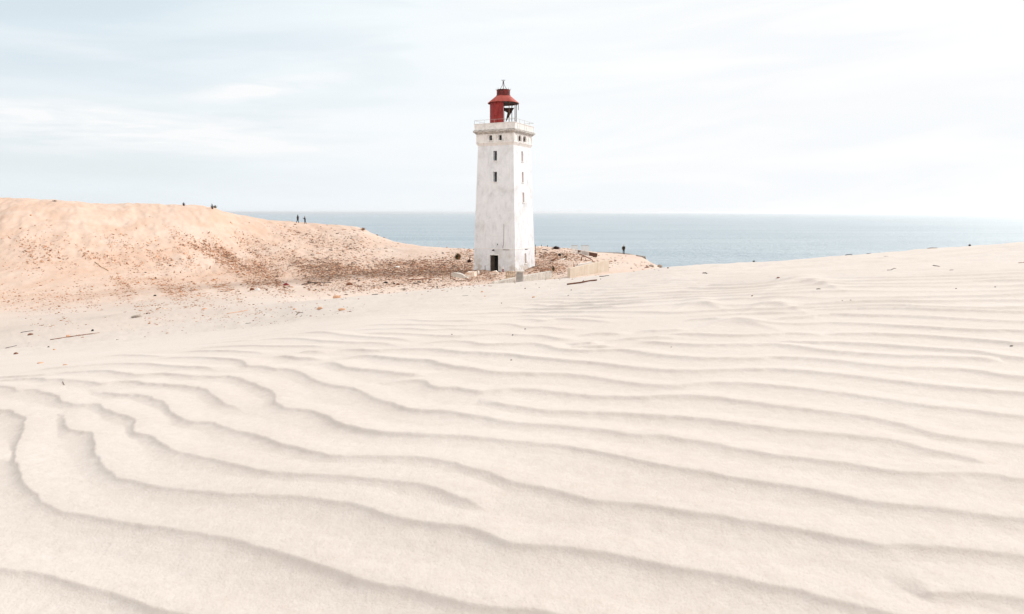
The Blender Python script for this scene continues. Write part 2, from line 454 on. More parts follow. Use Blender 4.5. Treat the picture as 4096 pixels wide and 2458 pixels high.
# ---- ripple crests of the near dune, each a line over the ground from left to right; the steep lee side is on its right hand
CA = lambda x, y: (x / 1.18, 1200 + y / 1.18)
CB = lambda x, y: (2048 + x / 1.18, 1200 + y / 1.18)
CREST = [
    [(-400, 2170), CA(0, 1275), CA(300, 1335), CA(600, 1410), CA(800, 1478), (1200, 2580)],
    [(-300, 1570), (0, 1644), (29, 1652), (73, 1663), (97, 1673), (104, 1690), (97, 1716), (82, 1750), (66, 1785), (58, 1815), (58, 1845), (68, 1880), CA(100, 830), CA(150, 900), CA(230, 970), CA(330, 1015), CA(500, 1045),
     CA(700, 1075), CA(900, 1100), CA(1100, 1130), CA(1250, 1175), CA(1400, 1215), CA(1600, 1295), CA(1850, 1365), CA(2050, 1405), CA(2200, 1445), CB(0, 1472), CB(160, 1486), (2700, 2560)],
    [(-250, 1760), (-60, 1830), (12, 1842), (34, 1850), (60, 1878)],
    [(195, 1655), (233, 1656), (252, 1664), (259, 1682), (257, 1701), (269, 1719), (302, 1732), (338, 1733), (364, 1737), (378, 1748), (386, 1765), (388, 1795), (396, 1830), (415, 1869), CA(540, 830), CA(600, 855), CA(750, 885),
     CA(950, 910), CA(1200, 930), CA(1400, 940), CA(1550, 955), CA(1700, 985), CA(1850, 1035), CA(2000, 1060), CA(2200, 1085), CA(2300, 1120), CB(0, 1160), CB(200, 1180), CB(350, 1200), CB(500, 1215),
     CB(700, 1255), CB(900, 1290), CB(1050, 1320), CB(1200, 1350), CB(1350, 1380), CB(1450, 1410), CB(1600, 1445), CB(1700, 1472), (4096, 2600)],
    [(-250, 1530), (0, 1547), (36, 1551), (73, 1565), (109, 1562), (146, 1566), (189, 1577), (233, 1595), (262, 1613), (291, 1624), (328, 1626), (382, 1622), (418, 1635), (455, 1647), (491, 1660), (528, 1674), (546, 1684), (545, 1697),
     (534, 1712), (549, 1733), (611, 1757), CA(800, 712), CA(900, 737), CA(1000, 753), CA(1100, 780), CA(1200, 805), CA(1350, 825), CA(1550, 830), CA(1700, 845), CA(1900, 865), CA(2050, 890), CA(2150, 930), CA(2250, 972), CA(2320, 998)],
    [CB(1860, 1397), CB(1950, 1390), CB(2100, 1396), CB(2250, 1406), CB(2416, 1420), (4600, 2480)],
    [(352, 1546), (375, 1560), (400, 1572), (455, 1578), (509, 1582), (564, 1586), (619, 1597), (655, 1611), (676, 1632), (689, 1656), (713, 1671), (746, 1688), (782, 1693), (855, 1698), (892, 1711), CA(1150, 630), CA(1250, 655),
     CA(1350, 690), CA(1450, 715), CA(1550, 736), CA(1650, 745), CA(1800, 741), CA(1950, 746), CA(2100, 762), CA(2200, 790), CA(2300, 820), CB(0, 870), CB(150, 895), CB(300, 930), CB(400, 950), CB(550, 967), CB(700, 990), CB(850, 1015),
     CB(1000, 1035), CB(1150, 1060), CB(1300, 1085), CB(1450, 1112), CB(1600, 1142), CB(1740, 1174), CB(1850, 1170), CB(2000, 1180), CB(2200, 1200), CB(2416, 1222), (4600, 2300)],
    [(-250, 1535), (0, 1526), (73, 1520), (146, 1518), (255, 1522), (328, 1529), (400, 1538), (473, 1531), (528, 1529), (582, 1537), (655, 1540), (728, 1546), (782, 1553), (819, 1566), (850, 1582), (873, 1600), (902, 1616), (938, 1626), (971, 1637), (990, 1654)],
    [(-250, 1520), (0, 1511), (91, 1507), (182, 1500), (255, 1493), (346, 1487), (400, 1486), (444, 1487), (491, 1495), (564, 1502), (673, 1498), (764, 1507), (891, 1509), (946, 1513), (982, 1526), (1026, 1538), (1055, 1551), (1080, 1563),
     (1095, 1578), (1103, 1592), (1104, 1606), (1112, 1618), (1132, 1627), (1164, 1639), (1237, 1648), CA(1550, 557), CA(1600, 585), CA(1650, 602), CA(1750, 625), CA(1850, 635), CA(2000, 641), CA(2200, 651), CA(2300, 660),
     CB(0, 675), CB(150, 690), CB(300, 706), CB(450, 735), CB(600, 765), CB(750, 795), CB(900, 820), CB(1050, 850), CB(1200, 870), CB(1350, 892), CB(1500, 922), CB(1650, 955), CB(1800, 976), CB(2000, 992), CB(2200, 1015), CB(2416, 1045), (4600, 2150)],
    [(120, 1481), (300, 1467), (397, 1459), (473, 1456), (564, 1456), (619, 1460), (691, 1467), (801, 1472), (855, 1478), (910, 1490)],
    [(380, 1430), (473, 1422), (619, 1425), (700, 1430)],
    [(600, 1436), (655, 1433), (764, 1431), (873, 1436), (956, 1444), (982, 1455), (1004, 1468), (1055, 1469), (1109, 1479), (1164, 1483), (1211, 1498), (1248, 1520), (1278, 1535), (1346, 1546), (1419, 1562), (1483, 1589), (1528, 1609), (1600, 1632), CA(1950, 524),
     CA(2100, 532), CA(2200, 546), CA(2300, 562), CB(0, 585), CB(200, 600), CB(400, 620), CB(550, 640), CB(700, 650), CB(900, 677), CB(1050, 706), CB(1200, 735), CB(1350, 756), CB(1500, 772), CB(1650, 795), CB(1800, 815), CB(1950, 821),
     CB(2150, 822), CB(2300, 835), CB(2416, 855), (4600, 1960)],
    [(1885, 1618), (1911, 1617), (1973, 1614), CB(0, 503), CB(150, 524), CB(300, 535), CB(500, 546), CB(650, 551), CB(800, 561), CB(950, 576), CB(1100, 595), CB(1250, 615), CB(1400, 630), CB(1550, 641), CB(1700, 656), CB(1850, 681),
     CB(1950, 710), CB(2100, 740), CB(2200, 763), CB(2290, 782)],
    [(1545, 1544), (1609, 1529), (1664, 1527), (1704, 1532), (1722, 1546), (1755, 1555), (1828, 1557), (1900, 1567), (1937, 1571), (1991, 1566), (2048, 1562), CB(100, 427), CB(200, 440), CB(350, 456), CB(500, 466), CB(650, 465), CB(750, 457),
     CB(850, 456), CB(950, 466), CB(1100, 486), CB(1250, 505), CB(1400, 521), CB(1550, 541), CB(1700, 565), CB(1850, 596), CB(2000, 639), CB(2150, 661), CB(2416, 690), (4600, 1815)],
    [(1255, 1456), (1328, 1453), (1364, 1464), (1400, 1476), (1491, 1485), (1573, 1495), (1627, 1500), (1735, 1506)],
    [(1075, 1428), (1127, 1425), (1200, 1435), (1310, 1440)],
    [(1345, 1433), (1419, 1429), (1473, 1426), (1528, 1432), (1609, 1440), (1718, 1447), (1758, 1458), (1827, 1471), (1937, 1486), (2028, 1496), CB(200, 356), CB(350, 366), CB(450, 381), CB(600, 404), CB(750, 410), CB(850, 404), CB(950, 396),
     CB(1100, 401), CB(1250, 411), CB(1400, 426), CB(1550, 446), CB(1700, 466), CB(1850, 490), CB(2000, 511), CB(2200, 531), CB(2416, 556), (4600, 1695)],
    [(1330, 1405), (1382, 1398), (1491, 1404), (1627, 1398), (1736, 1400), (1846, 1411), (1973, 1418), (2048, 1424), CB(100, 275), CB(250, 290), CB(400, 301), CB(550, 320), CB(700, 336), CB(850, 341), CB(1000, 339), CB(1150, 332),
     CB(1300, 335), CB(1450, 346), CB(1600, 361), CB(1750, 380), CB(1900, 400), CB(2100, 421), CB(2416, 446), (4600, 1598)],
    [(1660, 1374), (1755, 1369), (1820, 1366), (1882, 1371), (1937, 1380), (2046, 1378), (2137, 1378), (2191, 1387), (2228, 1399), (2282, 1404), CB(350, 244), CB(500, 241), CB(600, 250), CB(700, 265), CB(900, 280), CB(1100, 280),
     CB(1250, 275), CB(1400, 281), CB(1550, 295), CB(1700, 310), CB(1850, 321), CB(2050, 326), CB(2200, 341), CB(2416, 371), (4600, 1530)],
    [(1010, 1359), (1117, 1355), (1200, 1356), (1273, 1364), (1382, 1371), (1491, 1373), (1573, 1380), (1630, 1389)],
    [(1150, 1337), (1237, 1331), (1309, 1331), (1382, 1342), (1491, 1351), (1609, 1358), (1680, 1370)],
    [(690, 1407), (800, 1406), (902, 1405), (982, 1409), (1090, 1414)],
    [(740, 1399), (800, 1394), (909, 1387), (1018, 1384), (1127, 1386), (1237, 1386), (1309, 1389), (1345, 1400)],
    [(1185, 1412), (1237, 1408), (1310, 1410)],
    [(740, 1386), (800, 1380), (946, 1366), (1060, 1358)],
    [(1400, 1337), (1500, 1334), (1591, 1335), (1682, 1340), (1809, 1346), (1900, 1342), (2020, 1337), (2082, 1343), (2155, 1344), (2228, 1356), (2330, 1361)],
    [(1380, 1321), (1500, 1318), (1620, 1315), (1718, 1321), (1809, 1318), (1900, 1321), (2040, 1326)],
    [(1420, 1304), (1500, 1300), (1682, 1300), (1827, 1304), (1991, 1297), (2057, 1301), (2090, 1309), (2137, 1311), (2184, 1310), (2264, 1319), (2370, 1315)],
    [(1520, 1287), (1627, 1280), (1718, 1285), (1900, 1285), (1965, 1292)],
    [(2030, 1277), (2119, 1278), (2173, 1285), (2228, 1278), (2282, 1278), (2399, 1286), (2480, 1292)],
    [CB(230, 236), CB(330, 226), CB(430, 222), CB(520, 226)], [CB(260, 215), CB(340, 208), CB(430, 205)],
    [CB(440, 197), CB(500, 190), CB(620, 184), CB(720, 178), CB(800, 186)],
    [CB(560, 195), CB(620, 199), CB(750, 209), CB(900, 215), CB(1100, 215), CB(1250, 216), CB(1350, 226), CB(1450, 240), CB(1600, 254), CB(1800, 266), CB(2000, 271), CB(2200, 280), CB(2300, 290), CB(2345, 292)],
    [CB(1190, 206), CB(1300, 202), CB(1450, 202), CB(1650, 210), CB(1800, 220), CB(2000, 236), CB(2200, 250), CB(2416, 282), (4600, 1455)],
    [CB(690, 164), CB(850, 165), CB(1050, 170), CB(1200, 166), CB(1350, 161), CB(1510, 170)],
    [CB(1440, 168), CB(1500, 163), CB(1700, 162), CB(1900, 170), CB(2100, 185), CB(2300, 200), CB(2416, 210), (4600, 1390)],
    [CB(940, 115), CB(1050, 104), CB(1200, 112), CB(1350, 116), CB(1500, 111), CB(1650, 115), CB(1800, 125), CB(2000, 135), CB(2200, 145), CB(2416, 150), (4600, 1335)],
    [CB(560, 150), CB(700, 146), CB(860, 140)], [CB(300, 168), CB(420, 162), CB(560, 163)],
    [CB(1180, 92), CB(1350, 85), CB(1500, 72), CB(1700, 75), CB(1900, 80), CB(2100, 90), CB(2416, 105), (4600, 1295)],
    [CB(800, 98), CB(920, 92), CB(1020, 98)],
    [CB(1350, 58), CB(1500, 46), CB(1800, 41), CB(2100, 50), CB(2416, 60), (4600, 1258)],
]
FARP = {  # spacing of the fine ripples beyond the traced ones
    17: [(1500, 1278), (2048, 1268), (2700, 1268), (3300, 1256), (4096, 1270), (1000, 1350)],
    18: [(1500, 1265), (2048, 1250), (2700, 1247), (3300, 1232), (4096, 1236)],
    19: [(2048, 1234), (2700, 1224), (3300, 1212), (4096, 1213), (1500, 1255)],
    20: [(2048, 1222), (2700, 1207), (3300, 1190), (4096, 1187)],
    21: [(2048, 1211), (2700, 1192), (3300, 1170), (4096, 1166)],
    22: [(2048, 1201), (2700, 1179), (3300, 1153), (4096, 1147)],
    23: [(2048, 1192), (2700, 1167), (3300, 1139), (4096, 1129)],
    24: [(2700, 1157), (3300, 1127), (4096, 1111)],
    25: [(2700, 1147), (3300, 1117), (4096, 1095)],
    26: [(2700, 1138), (3300, 1108), (4096, 1083)],
    27: [(2700, 1130), (3300, 1100), (4096, 1072)],
    29: [(2700, 1116), (3300, 1086), (4096, 1054)],
    32: [(2700, 1100), (3300, 1070), (4096, 1032)],
}


def UW(x, y):
    return x / 1000.0, -np.log(np.maximum(-slope(y), 1e-3))


def tps(r2):
    return np.where(r2 > 1e-12, .5 * r2 * np.log(np.maximum(r2, 1e-12)), 0)


rip_rows = np.where(seg_of_row <= 4)[0]
r1 = rip_rows[-1] + 1
Xr, Yr = GX[:r1], GY[:r1]
Ur, Vr = GU[:r1], GV[:r1]
lam = np.interp(np.log(Yr), [math.log(.6), math.log(1.2), math.log(2.5), math.log(4), math.log(5.5), math.log(9)], [.11, .15, .20, .22, .24, .26])
Q_LEE = .36


def lee_f(tl): return .6 * tl**2.3 + .4 * tl**7


def stoss_f(x): return .55 * (1 - x)**1.6 * (1 + .9 * x) + .45 * .5 * (1 + np.cos(math.pi * x))


def to_land(x, y):
    a_ = lat(x, y)
    j = int(np.clip(np.searchsorted(A, a_), 1, NC - 1))
    f_ = (a_ - A[j - 1]) / (A[j] - A[j - 1])
    c0 = np.interp(-y, -Vr[:, j - 1], np.log(Yr[:, j - 1])); c1 = np.interp(-y, -Vr[:, j], np.log(Yr[:, j]))
    Y_ = math.exp(c0 * (1 - f_) + c1 * f_)
    return a_ * Y_, Y_


def catmull(P, m=5):
    P = np.array(P, float)
    P = np.vstack([2 * P[0] - P[1], P, 2 * P[-1] - P[-2]])
    out = []
    for i in range(1, len(P) - 2):
        for t_ in np.arange(m) / m:
            p0, p1, p2, p3 = P[i - 1:i + 3]
            out.append(.5 * (2 * p1 + (p2 - p0) * t_ + (2 * p0 - 5 * p1 + 4 * p2 - p3) * t_**2 + (3 * p1 - p0 - 3 * p2 + p3) * t_**3))
    out.append(P[-2])
    return np.array(out)


HT = np.zeros_like(Xr)
wobX = .012 * fbm(Xr * 9, Yr * 9, 3, 3) + .005 * fbm(Xr * 30, Yr * 30, 2, 4)
Yw = Yr + wobX * np.minimum(Yr / 1.5, 1.6)
for P in CREST:
    C = catmull([q_ for q_ in P])
    G = np.array([to_land(min(max(x, -700), 4800), min(max(y, 1010), 2640)) for x, y in C])
    seg_l = np.hypot(*np.diff(C, axis=0).T)
    cum = np.r_[0, np.cumsum(seg_l)]
    tot = cum[-1]
    in0 = -40 < C[0, 0] < 4130 and C[0, 1] < 2450
    in1 = -40 < C[-1, 0] < 4130 and C[-1, 1] < 2450
    tp = min(110.0, tot * .35)
    lm_ = .36
    x0, x1, y0, y1 = G[:, 0].min() - lm_, G[:, 0].max() + lm_, G[:, 1].min() - lm_, G[:, 1].max() + lm_
    m = (Xr > x0) & (Xr < x1) & (Yr > y0) & (Yr < y1)
    ii = np.argwhere(m)
    if not len(ii): continue
    px_, py_ = Xr[m], Yw[m]
    best = np.full(len(px_), 1e9); sgn = np.zeros(len(px_)); par = np.zeros(len(px_))
    for k in range(len(G) - 1):
        ax_, ay_ = G[k]; dx_, dy_ = G[k + 1] - G[k]
        l2 = dx_ * dx_ + dy_ * dy_ + 1e-12
        lo_, hi_ = min(ax_, ax_ + dx_) - .25, max(ax_, ax_ + dx_) + .25
        sel = np.where((px_ > lo_) & (px_ < hi_) & (np.abs(py_ - ay_ - dy_ / 2) < .3 + abs(dy_)))[0]
        if not len(sel): continue
        qx, qy = px_[sel] - ax_, py_[sel] - ay_
        t_ = np.clip((qx * dx_ + qy * dy_) / l2, 0, 1)
        d_ = (qx - t_ * dx_)**2 + (qy - t_ * dy_)**2
        bt = d_ < best[sel]
        s2 = sel[bt]
        best[s2] = d_[bt]; sgn[s2] = np.sign(dx_ * qy[bt] - dy_ * qx[bt]); par[s2] = cum[k] + t_[bt] * seg_l[k]
    d = np.where(best < 1e8, np.sqrt(best) * np.where(sgn == 0, 1, sgn), 9.0)
    lmv = lam[m]
    ampk = np.ones_like(d)
    if in0: ampk *= sstep(0, tp, par)
    if in1: ampk *= sstep(tot, tot - tp, par)
    hh = np.where(d >= 0, stoss_f(np.clip(d / ((1 - Q_LEE) * lmv), 0, 1)), lee_f(np.clip(1 + d / (Q_LEE * lmv), 0, 1)))
    hh = hh * ampk
    HT[m] = np.maximum(HT[m], hh)
# fine far ripples: evenly spaced phase with wandering, broken crests
pts, lab = [], []
for n, P in FARP.items():
    for x, y in P:
        pts.append(UW(x, np.float64(y))); lab.append(n)
pts = np.array(pts); lab = np.array(lab, float)
nP = len(pts)
D2 = ((pts[:, None, :] - pts[None, :, :])**2).sum(-1)
Pm = np.c_[np.ones(nP), pts]
sol = np.linalg.solve(np.block([[tps(D2) + np.eye(nP) * 2e-4, Pm], [Pm.T, np.zeros((3, 3))]]), np.r_[lab, 0, 0, 0])
ytop = np.interp(Ur, [0, 700, 1000, 1164, 1500, 2050, 2400, 2600, 3100, 3400, 4096], [1380, 1372, 1345, 1326, 1276, 1268, 1270, 1262, 1262, 1232, 1246])
fm_ = (Vr < ytop + 10) & (Vr > 1000) & (Ur > -900) & (Ur < 5000)
u, w = UW(Ur[fm_], Vr[fm_])
q2 = np.c_[u, w]
ph = np.zeros(len(u))
gphi = np.full(Xr.shape, np.nan)
for i in range(0, len(u), 20000):
    qq = q2[i:i + 20000]
    ph[i:i + 20000] = tps((qq[:, None, 0] - pts[None, :, 0])**2 + (qq[:, None, 1] - pts[None, :, 1])**2) @ sol[:nP] + sol[nP] + qq @ sol[nP + 1:]
gphi[fm_] = ph
spc = 1 / np.maximum(np.abs(np.gradient(gphi, axis=0) / np.gradient(Yr, axis=0)), .5)
spc = np.nan_to_num(spc[fm_], nan=.2)
xf, yf = Xr[fm_], Yr[fm_]
ph += .6 * fbm(xf * .6, yf * 1.0, 3, 5) + .12 * fbm(xf * 5, yf * 5, 2, 6)
t = ph - np.floor(ph)
pf = np.where(t < 1 - Q_LEE, stoss_f(np.clip(t / (1 - Q_LEE), 0, 1)), lee_f(np.clip((t - 1 + Q_LEE) / Q_LEE, 0, 1)))
pf *= sstep(10, -12, Vr[fm_] - ytop[fm_]) * (.70 + .45 * sstep(-.25, .15, fbm(xf * 1.1, yf * 2.2, 3, 8)))
HT[fm_] = np.maximum(HT[fm_], pf * np.clip((.78 + .16 * sstep(2700, 3300, Ur[fm_])) * spc / lam[fm_], .08, 1.1))
# the ripples run on to both sides of the view
sidem = sstep(.84, 1.0, np.abs(A))[None, :] * sstep(9.0, 6.5, np.hypot(Xr, Yr))
t = (Yr + .30 * Xr) / .19 + .9 * fbm(Xr * .9, Yr * .9, 3, 91)
t = t - np.floor(t)
HT = HT * (1 - sidem) + sidem * np.where(t < 1 - Q_LEE, stoss_f(np.clip(t / (1 - Q_LEE), 0, 1)), lee_f(np.clip((t - 1 + Q_LEE) / Q_LEE, 0, 1)))
amp = .064 * lam * (1 - .10 * sstep(1450, 1300, Vr) * sstep(3100, 2200, Ur))
ybound = np.interp(Ur, [0, 500, 900, 1500, 2048, 2600, 3200, 3600, 4096], [1448, 1396, 1345, 1266, 1214, 1128, 1082, 1072, 1052])
amp = amp * sstep(-22, 26, Vr - ybound)
amp = amp * (.86 + .30 * fbm(Xr * 2.5, Yr * 2.5, 2, 9))
amp = amp * np.interp(Ur, [0, 1200, 2600], [.92, .95, 1.0])
DZ = np.zeros_like(GZ)
DZ[:r1] += amp * (HT - .4)
# a few larger crescent drifts in the far ripples
for cx, cy, wx, hh in ((3215, 1128, 105, .035), (2800, 1212, 70, .016), (3100, 1218, 80, .018), (2950, 1290, 120, .016)):
    dx = (GU[:r1] - cx) / wx
    dy = (GV[:r1] - (cy + 14 * dx**2))
    g = np.exp(-dx**2) * np.where(dy < 0, np.exp(-(dy / 22)**2), np.exp(-(dy / 7)**2))
    DZ[:r1] += hh * g
# grain-scale unevenness on the near dune
near = sstep(12, 4, GY)
DZ += near * (.0006 * fbm(GX * 40, GY * 40, 3, 31))
# trampled lumpy sand beyond the ripples on the near dune
lump = sstep(20, -60, GV - np.interp(GU, [0, 500, 900, 1500, 2048, 2600, 3200, 4096], [1448, 1400, 1345, 1280, 1238, 1165, 1105, 1066])) * sstep(45, 25, GY) * sstep(3.5, 6, GY)
DZ += lump * (.03 * fbm(GX * 1.1, GY * .8, 4, 41) + .014 * fbm(GX * 5, GY * 4, 3, 43))
big_l = sstep(-.2, -.45, A[None, :]) * sstep(9, 14, GY) * sstep(60, 40, GY)
DZ += big_l * .26 * fbm(GX * .16 + GY * .07, GY * .17 - GX * .05, 3, 47)
# debris flat and far dune relief
far = sstep(38, 55, GY)
hill = sstep(70, 90, GY) * sstep(-.05, -.25, A[None, :])
DZ += far * (.10 * fbm(GX * .5, GY * .35, 4, 51) + .05 * fbm(GX * 2.2, GY * 1.4, 3, 53))
DZ += hill * (.40 * fbm((GX + GY * .4) * .12, GY * .05, 4, 57) + .20 * fbm((GX + GY * .5) * .6, GY * .22, 3, 59) + .06 * fbm((GX + GY * .45) * 2.3, GY * .55, 3, 63))
rub = np.exp(-((GX - 6) / 5.0)**2 - ((GY - 95) / 12)**2)
DZ += rub * .25 * fbm(GX * .9, GY * .5, 4, 61)
GZ2 = GZ + DZ

# ---- mounds at the lighthouse foot
MOUNDS = [(-3.6, 80.6, 1.5, 1.0, .30), (.2, 79.2, 2.2, 1.2, .26), (7.2, 88, 3.5, 4, .55), (9.5, 98, 3, 4, .45)]
for mx, my, sx, sy, hh in MOUNDS:
    GZ2 += hh * np.exp(-((GX - mx) / sx)**2 - ((GY - my) / sy)**2)

# sand kinds: 0 pale near sand .. 1 peach sand of the far dune ; debris dirt ; grey sand and a painted tower shadow
warm = sstep(30, 75, GY) * np.interp(GU, [0, 900, 1700, 2200, 2700], [1, .95, .70, .70, .6])
warm = np.clip(warm + .30 * sstep(10, 26, GY) * sstep(1700, 300, GU), 0, 1)
greyz = .25 * np.exp(-((GV - 1172 - (1000 - GU) * .07) / 62)**2) * sstep(350, 750, GU) * sstep(1500, 1150, GU)
greyz += .8 * np.exp(-((GV - 1085) / 22)**2) * np.exp(-((GU - 1790) / 110)**2)  # soft shadow beside the tower painted as a grey patch
greyz += .7 * np.exp(-((GV - (1345 - GU * .14)) / 38)**2) * sstep(900, 100, GU) * sstep(8, 12, GY)
greyz += .42 * sstep(0, -40, GV - np.interp(GU, [0, 500, 900, 1500, 2048, 2600], [1448, 1400, 1345, 1280, 1238, 1165])) * sstep(2300, 1500, GU) * sstep(3, 6, GY) * sstep(55, 40, GY)
greyz = np.clip(greyz * (.75 + .5 * fbm(GX * .3, GY * .3, 3, 71)), 0, 1)

BLOBS = [(1520, 1078, 250, 32, 1.5), (1250, 1085, 240, 38, 1.0), (1780, 1070, 120, 32, 1.6), (1000, 1035, 230, 55, .42), (740, 1010, 170, 60, .48),
         (430, 1000, 130, 55, .26), (1180, 950, 170, 42, .22), (1400, 985, 130, 35, .25), (1000, 1140, 260, 26, .42), (620, 1165, 180, 32, .26),
         (1330, 1150, 230, 20, .5), (1650, 1128, 170, 24, .6), (130, 1010, 130, 70, .16), (150, 1200, 250, 40, .09), (700, 1188, 450, 32, .12), (300, 1295, 420, 50, .06), (110, 1392, 120, 30, .10), (950, 1272, 330, 26, .06), (480, 1128, 110, 20, .35), (2265, 1045, 95, 36, 1.1),
         (2185, 1062, 55, 34, 1.2), (1940, 1108, 90, 22, .55), (1950, 1091, 50, 6, 1.6), (1880, 1094, 25, 7, 1.2), (2150, 1085, 70, 14, .6), (2590, 1064, 40, 12, .35), (1850, 1020, 60, 25, .4), (2430, 1040, 60, 20, .15), (700, 1235, 500, 22, .10)]
dens = np.zeros_like(GU)
for cx, cy, sx, sy, wt in BLOBS:
    dens += wt * np.exp(-((GU - cx) / sx)**2 - ((GV - cy) / sy)**2)
strk = fbm((GU * .75 - GV * .9) / 46, (GU * .5 + GV * .9) / 150, 3, 81)
strk2 = fbm(GU / 160, GV / 34, 3, 83)
dens *= np.clip((.42 + 1.7 * strk) * sstep(1420, 1050, GU) + (.72 + .8 * strk2) * sstep(1050, 1420, GU), .03, 2.2)
dens *= (GY > 11)
vis = gS >= np.maximum.accumulate(gS, axis=0) - 1e-6
VISM = vis & (GU > -60) & (GU < 4160)

# ---- build the land sheet
V3 = np.stack([GX, GY, GZ2], -1)
NB = 44
th = np.linspace(R(88), R(272), NB + 2)[1:-1]
tb = sstep(0, 1, np.linspace(0, 1, NB + 2)[1:-1])
rR, rL = np.hypot(GX[:, -1], GY[:, -1]), np.hypot(GX[:, 0], GY[:, 0])
rb = rR[:, None] * (1 - tb) + rL[:, None] * tb
zb_ = GZ2[:, -1:] * (1 - tb) + GZ2[:, :1] * tb
V3 = np.concatenate([V3, np.stack([rb * np.sin(th), rb * np.cos(th), zb_], -1)], 1)
NCB = NC + NB
inner = V3[0] * .03
inner[:, 2] = -.46
V3 = np.concatenate([inner[None], V3], 0)
V = V3.reshape(-1, 3)
RT = NR + 1
idx = np.arange(RT * NCB).reshape(RT, NCB)
nx = np.roll(idx, -1, axis=1)
quads = np.stack([idx[:-1], nx[:-1], nx[1:], idx[1:]], -1).reshape(-1, 4)
me = bpy.data.meshes.new('sand_ground')
me.vertices.add(len(V)); me.vertices.foreach_set('co', V.astype(np.float32).ravel())
me.loops.add(len(quads) * 4); me.loops.foreach_set('vertex_index', quads.astype(np.int32).ravel())
me.polygons.add(len(quads)); me.polygons.foreach_set('loop_start', np.arange(0, len(quads) * 4, 4, dtype=np.int32))
me.update(calc_edges=True)
me.polygons.foreach_set('use_smooth', np.ones(len(quads), dtype=bool))


def vattr(name, arr, fill=0.0):
    a = me.attributes.new(name, 'FLOAT', 'POINT')
    full = np.concatenate([arr, np.repeat(arr[:, -1:], NB, 1)], 1)
    full = np.concatenate([full[:1], full], 0)
    a.data.foreach_set('value', full.ravel().astype(np.float32))


vattr('warm', warm); vattr('grey', greyz); vattr('dirt', np.clip(dens, 0, 1.2))


def sand_mat():
    m, nt, b = new_mat('wind_blown_sand')
    geo = N(nt, 'ShaderNodeTexCoord').outputs['Object']
    at_ = {k: N(nt, 'ShaderNodeAttribute', attribute_name=k).outputs['Fac'] for k in ('warm', 'grey', 'dirt')}
    grain = noise(nt, geo, 260, 3, .8)
    fleck = noise(nt, geo, 34, 5, .75)
    patch = noise(nt, geo, 1.3, 5, .6)
    wide = noise(nt, scaled(nt, geo, (1, .6, 1)), .16, 5, .6, .8)
    pale = ramp(nt, patch, [(.3, (.590, .530, .487)), (.7, (.620, .570, .530))])
    peach = ramp(nt, wide, [(.3, (.57, .395, .30)), (.52, (.60, .452, .365)), (.72, (.625, .51, .435))])
    col = mixc(nt, at_['warm'], pale, peach)
    col = mixc(nt, math_node(nt, 'MULTIPLY', at_['grey'], .8), col, (.49, .435, .39))
    rough_dirt = noise(nt, scaled(nt, geo, (1, .45, 1)), 2.4, 8, .8)
    dm = math_node(nt, 'MULTIPLY', mapr(nt, at_['dirt'], .05, .9, 0, 1), mapr(nt, rough_dirt, .42, .60, .10, .85, True))
    col = mixc(nt, dm, col, mixc(nt, mapr(nt, wide, .35, .6), (.33, .19, .12), (.47, .26, .155)))
    col = mixc(nt, mapr(nt, fleck, .3, .7, 0, .20), col, (.58, .48, .40), 'MULTIPLY')
    col = mixc(nt, mapr(nt, grain, .32, .46, .42, 0, True), col, (.42, .34, .27))
    nt.links.new(col, b.inputs['Base Color'])
    b.inputs['Roughness'].default_value = .95
    b.inputs['Specular IOR Level'].default_value = .08
    hsum = math_node(nt, 'ADD', math_node(nt, 'MULTIPLY', grain, .0016), math_node(nt, 'MULTIPLY', fleck, .004))
    hsum = math_node(nt, 'ADD', hsum, math_node(nt, 'MULTIPLY', math_node(nt, 'MULTIPLY', rough_dirt, at_['dirt']), .12))
    bn = N(nt, 'ShaderNodeBump')
    bn.inputs['Strength'].default_value = .6
    bn.inputs['Distance'].default_value = 1.0
    nt.links.new(hsum, bn.inputs['Height'])
    nt.links.new(bn.outputs[0], b.inputs['Normal'])
    return m


me.materials.append(sand_mat())
land = bpy.data.objects.new('sand_ground', me)
COL.objects.link(land)
tag(land, 'pale rippled sand dune running back to the debris flat and the peach dune', 'sand', kind='structure')

# ---- looking up the ground
fv = np.argwhere(VISM)
FU = GU[VISM]; FV = GV[VISM]
gslope2 = GZ2 / GY
GVt = row_of(np.minimum(gslope2, .2)); GUt = 2048 + A[None, :] * (F * CP - (GVt - 1229) * SP)
FU2, FV2 = GUt[VISM], GVt[VISM]


def ground(x, y, min_y=None):
    """visible land point under image point"""
    d = (FU2 - x)**2 + ((FV2 - y) * 3)**2
    if min_y is not None: d = d + (GY[VISM] < min_y) * 1e9
    i, j = fv[int(np.argmin(d))]
    return Vector((GX[i, j], GY[i, j], GZ2[i, j]))


def gz(X, Y):
    a = X / Y
    j = int(np.clip(np.searchsorted(A, a) - 1, 0, NC - 2))
    f_ = (a - A[j]) / (A[j + 1] - A[j])
    return float((1 - f_) * np.interp(Y, GY[:, j], GZ2[:, j]) + f_ * np.interp(Y, GY[:, j + 1], GZ2[:, j + 1]))


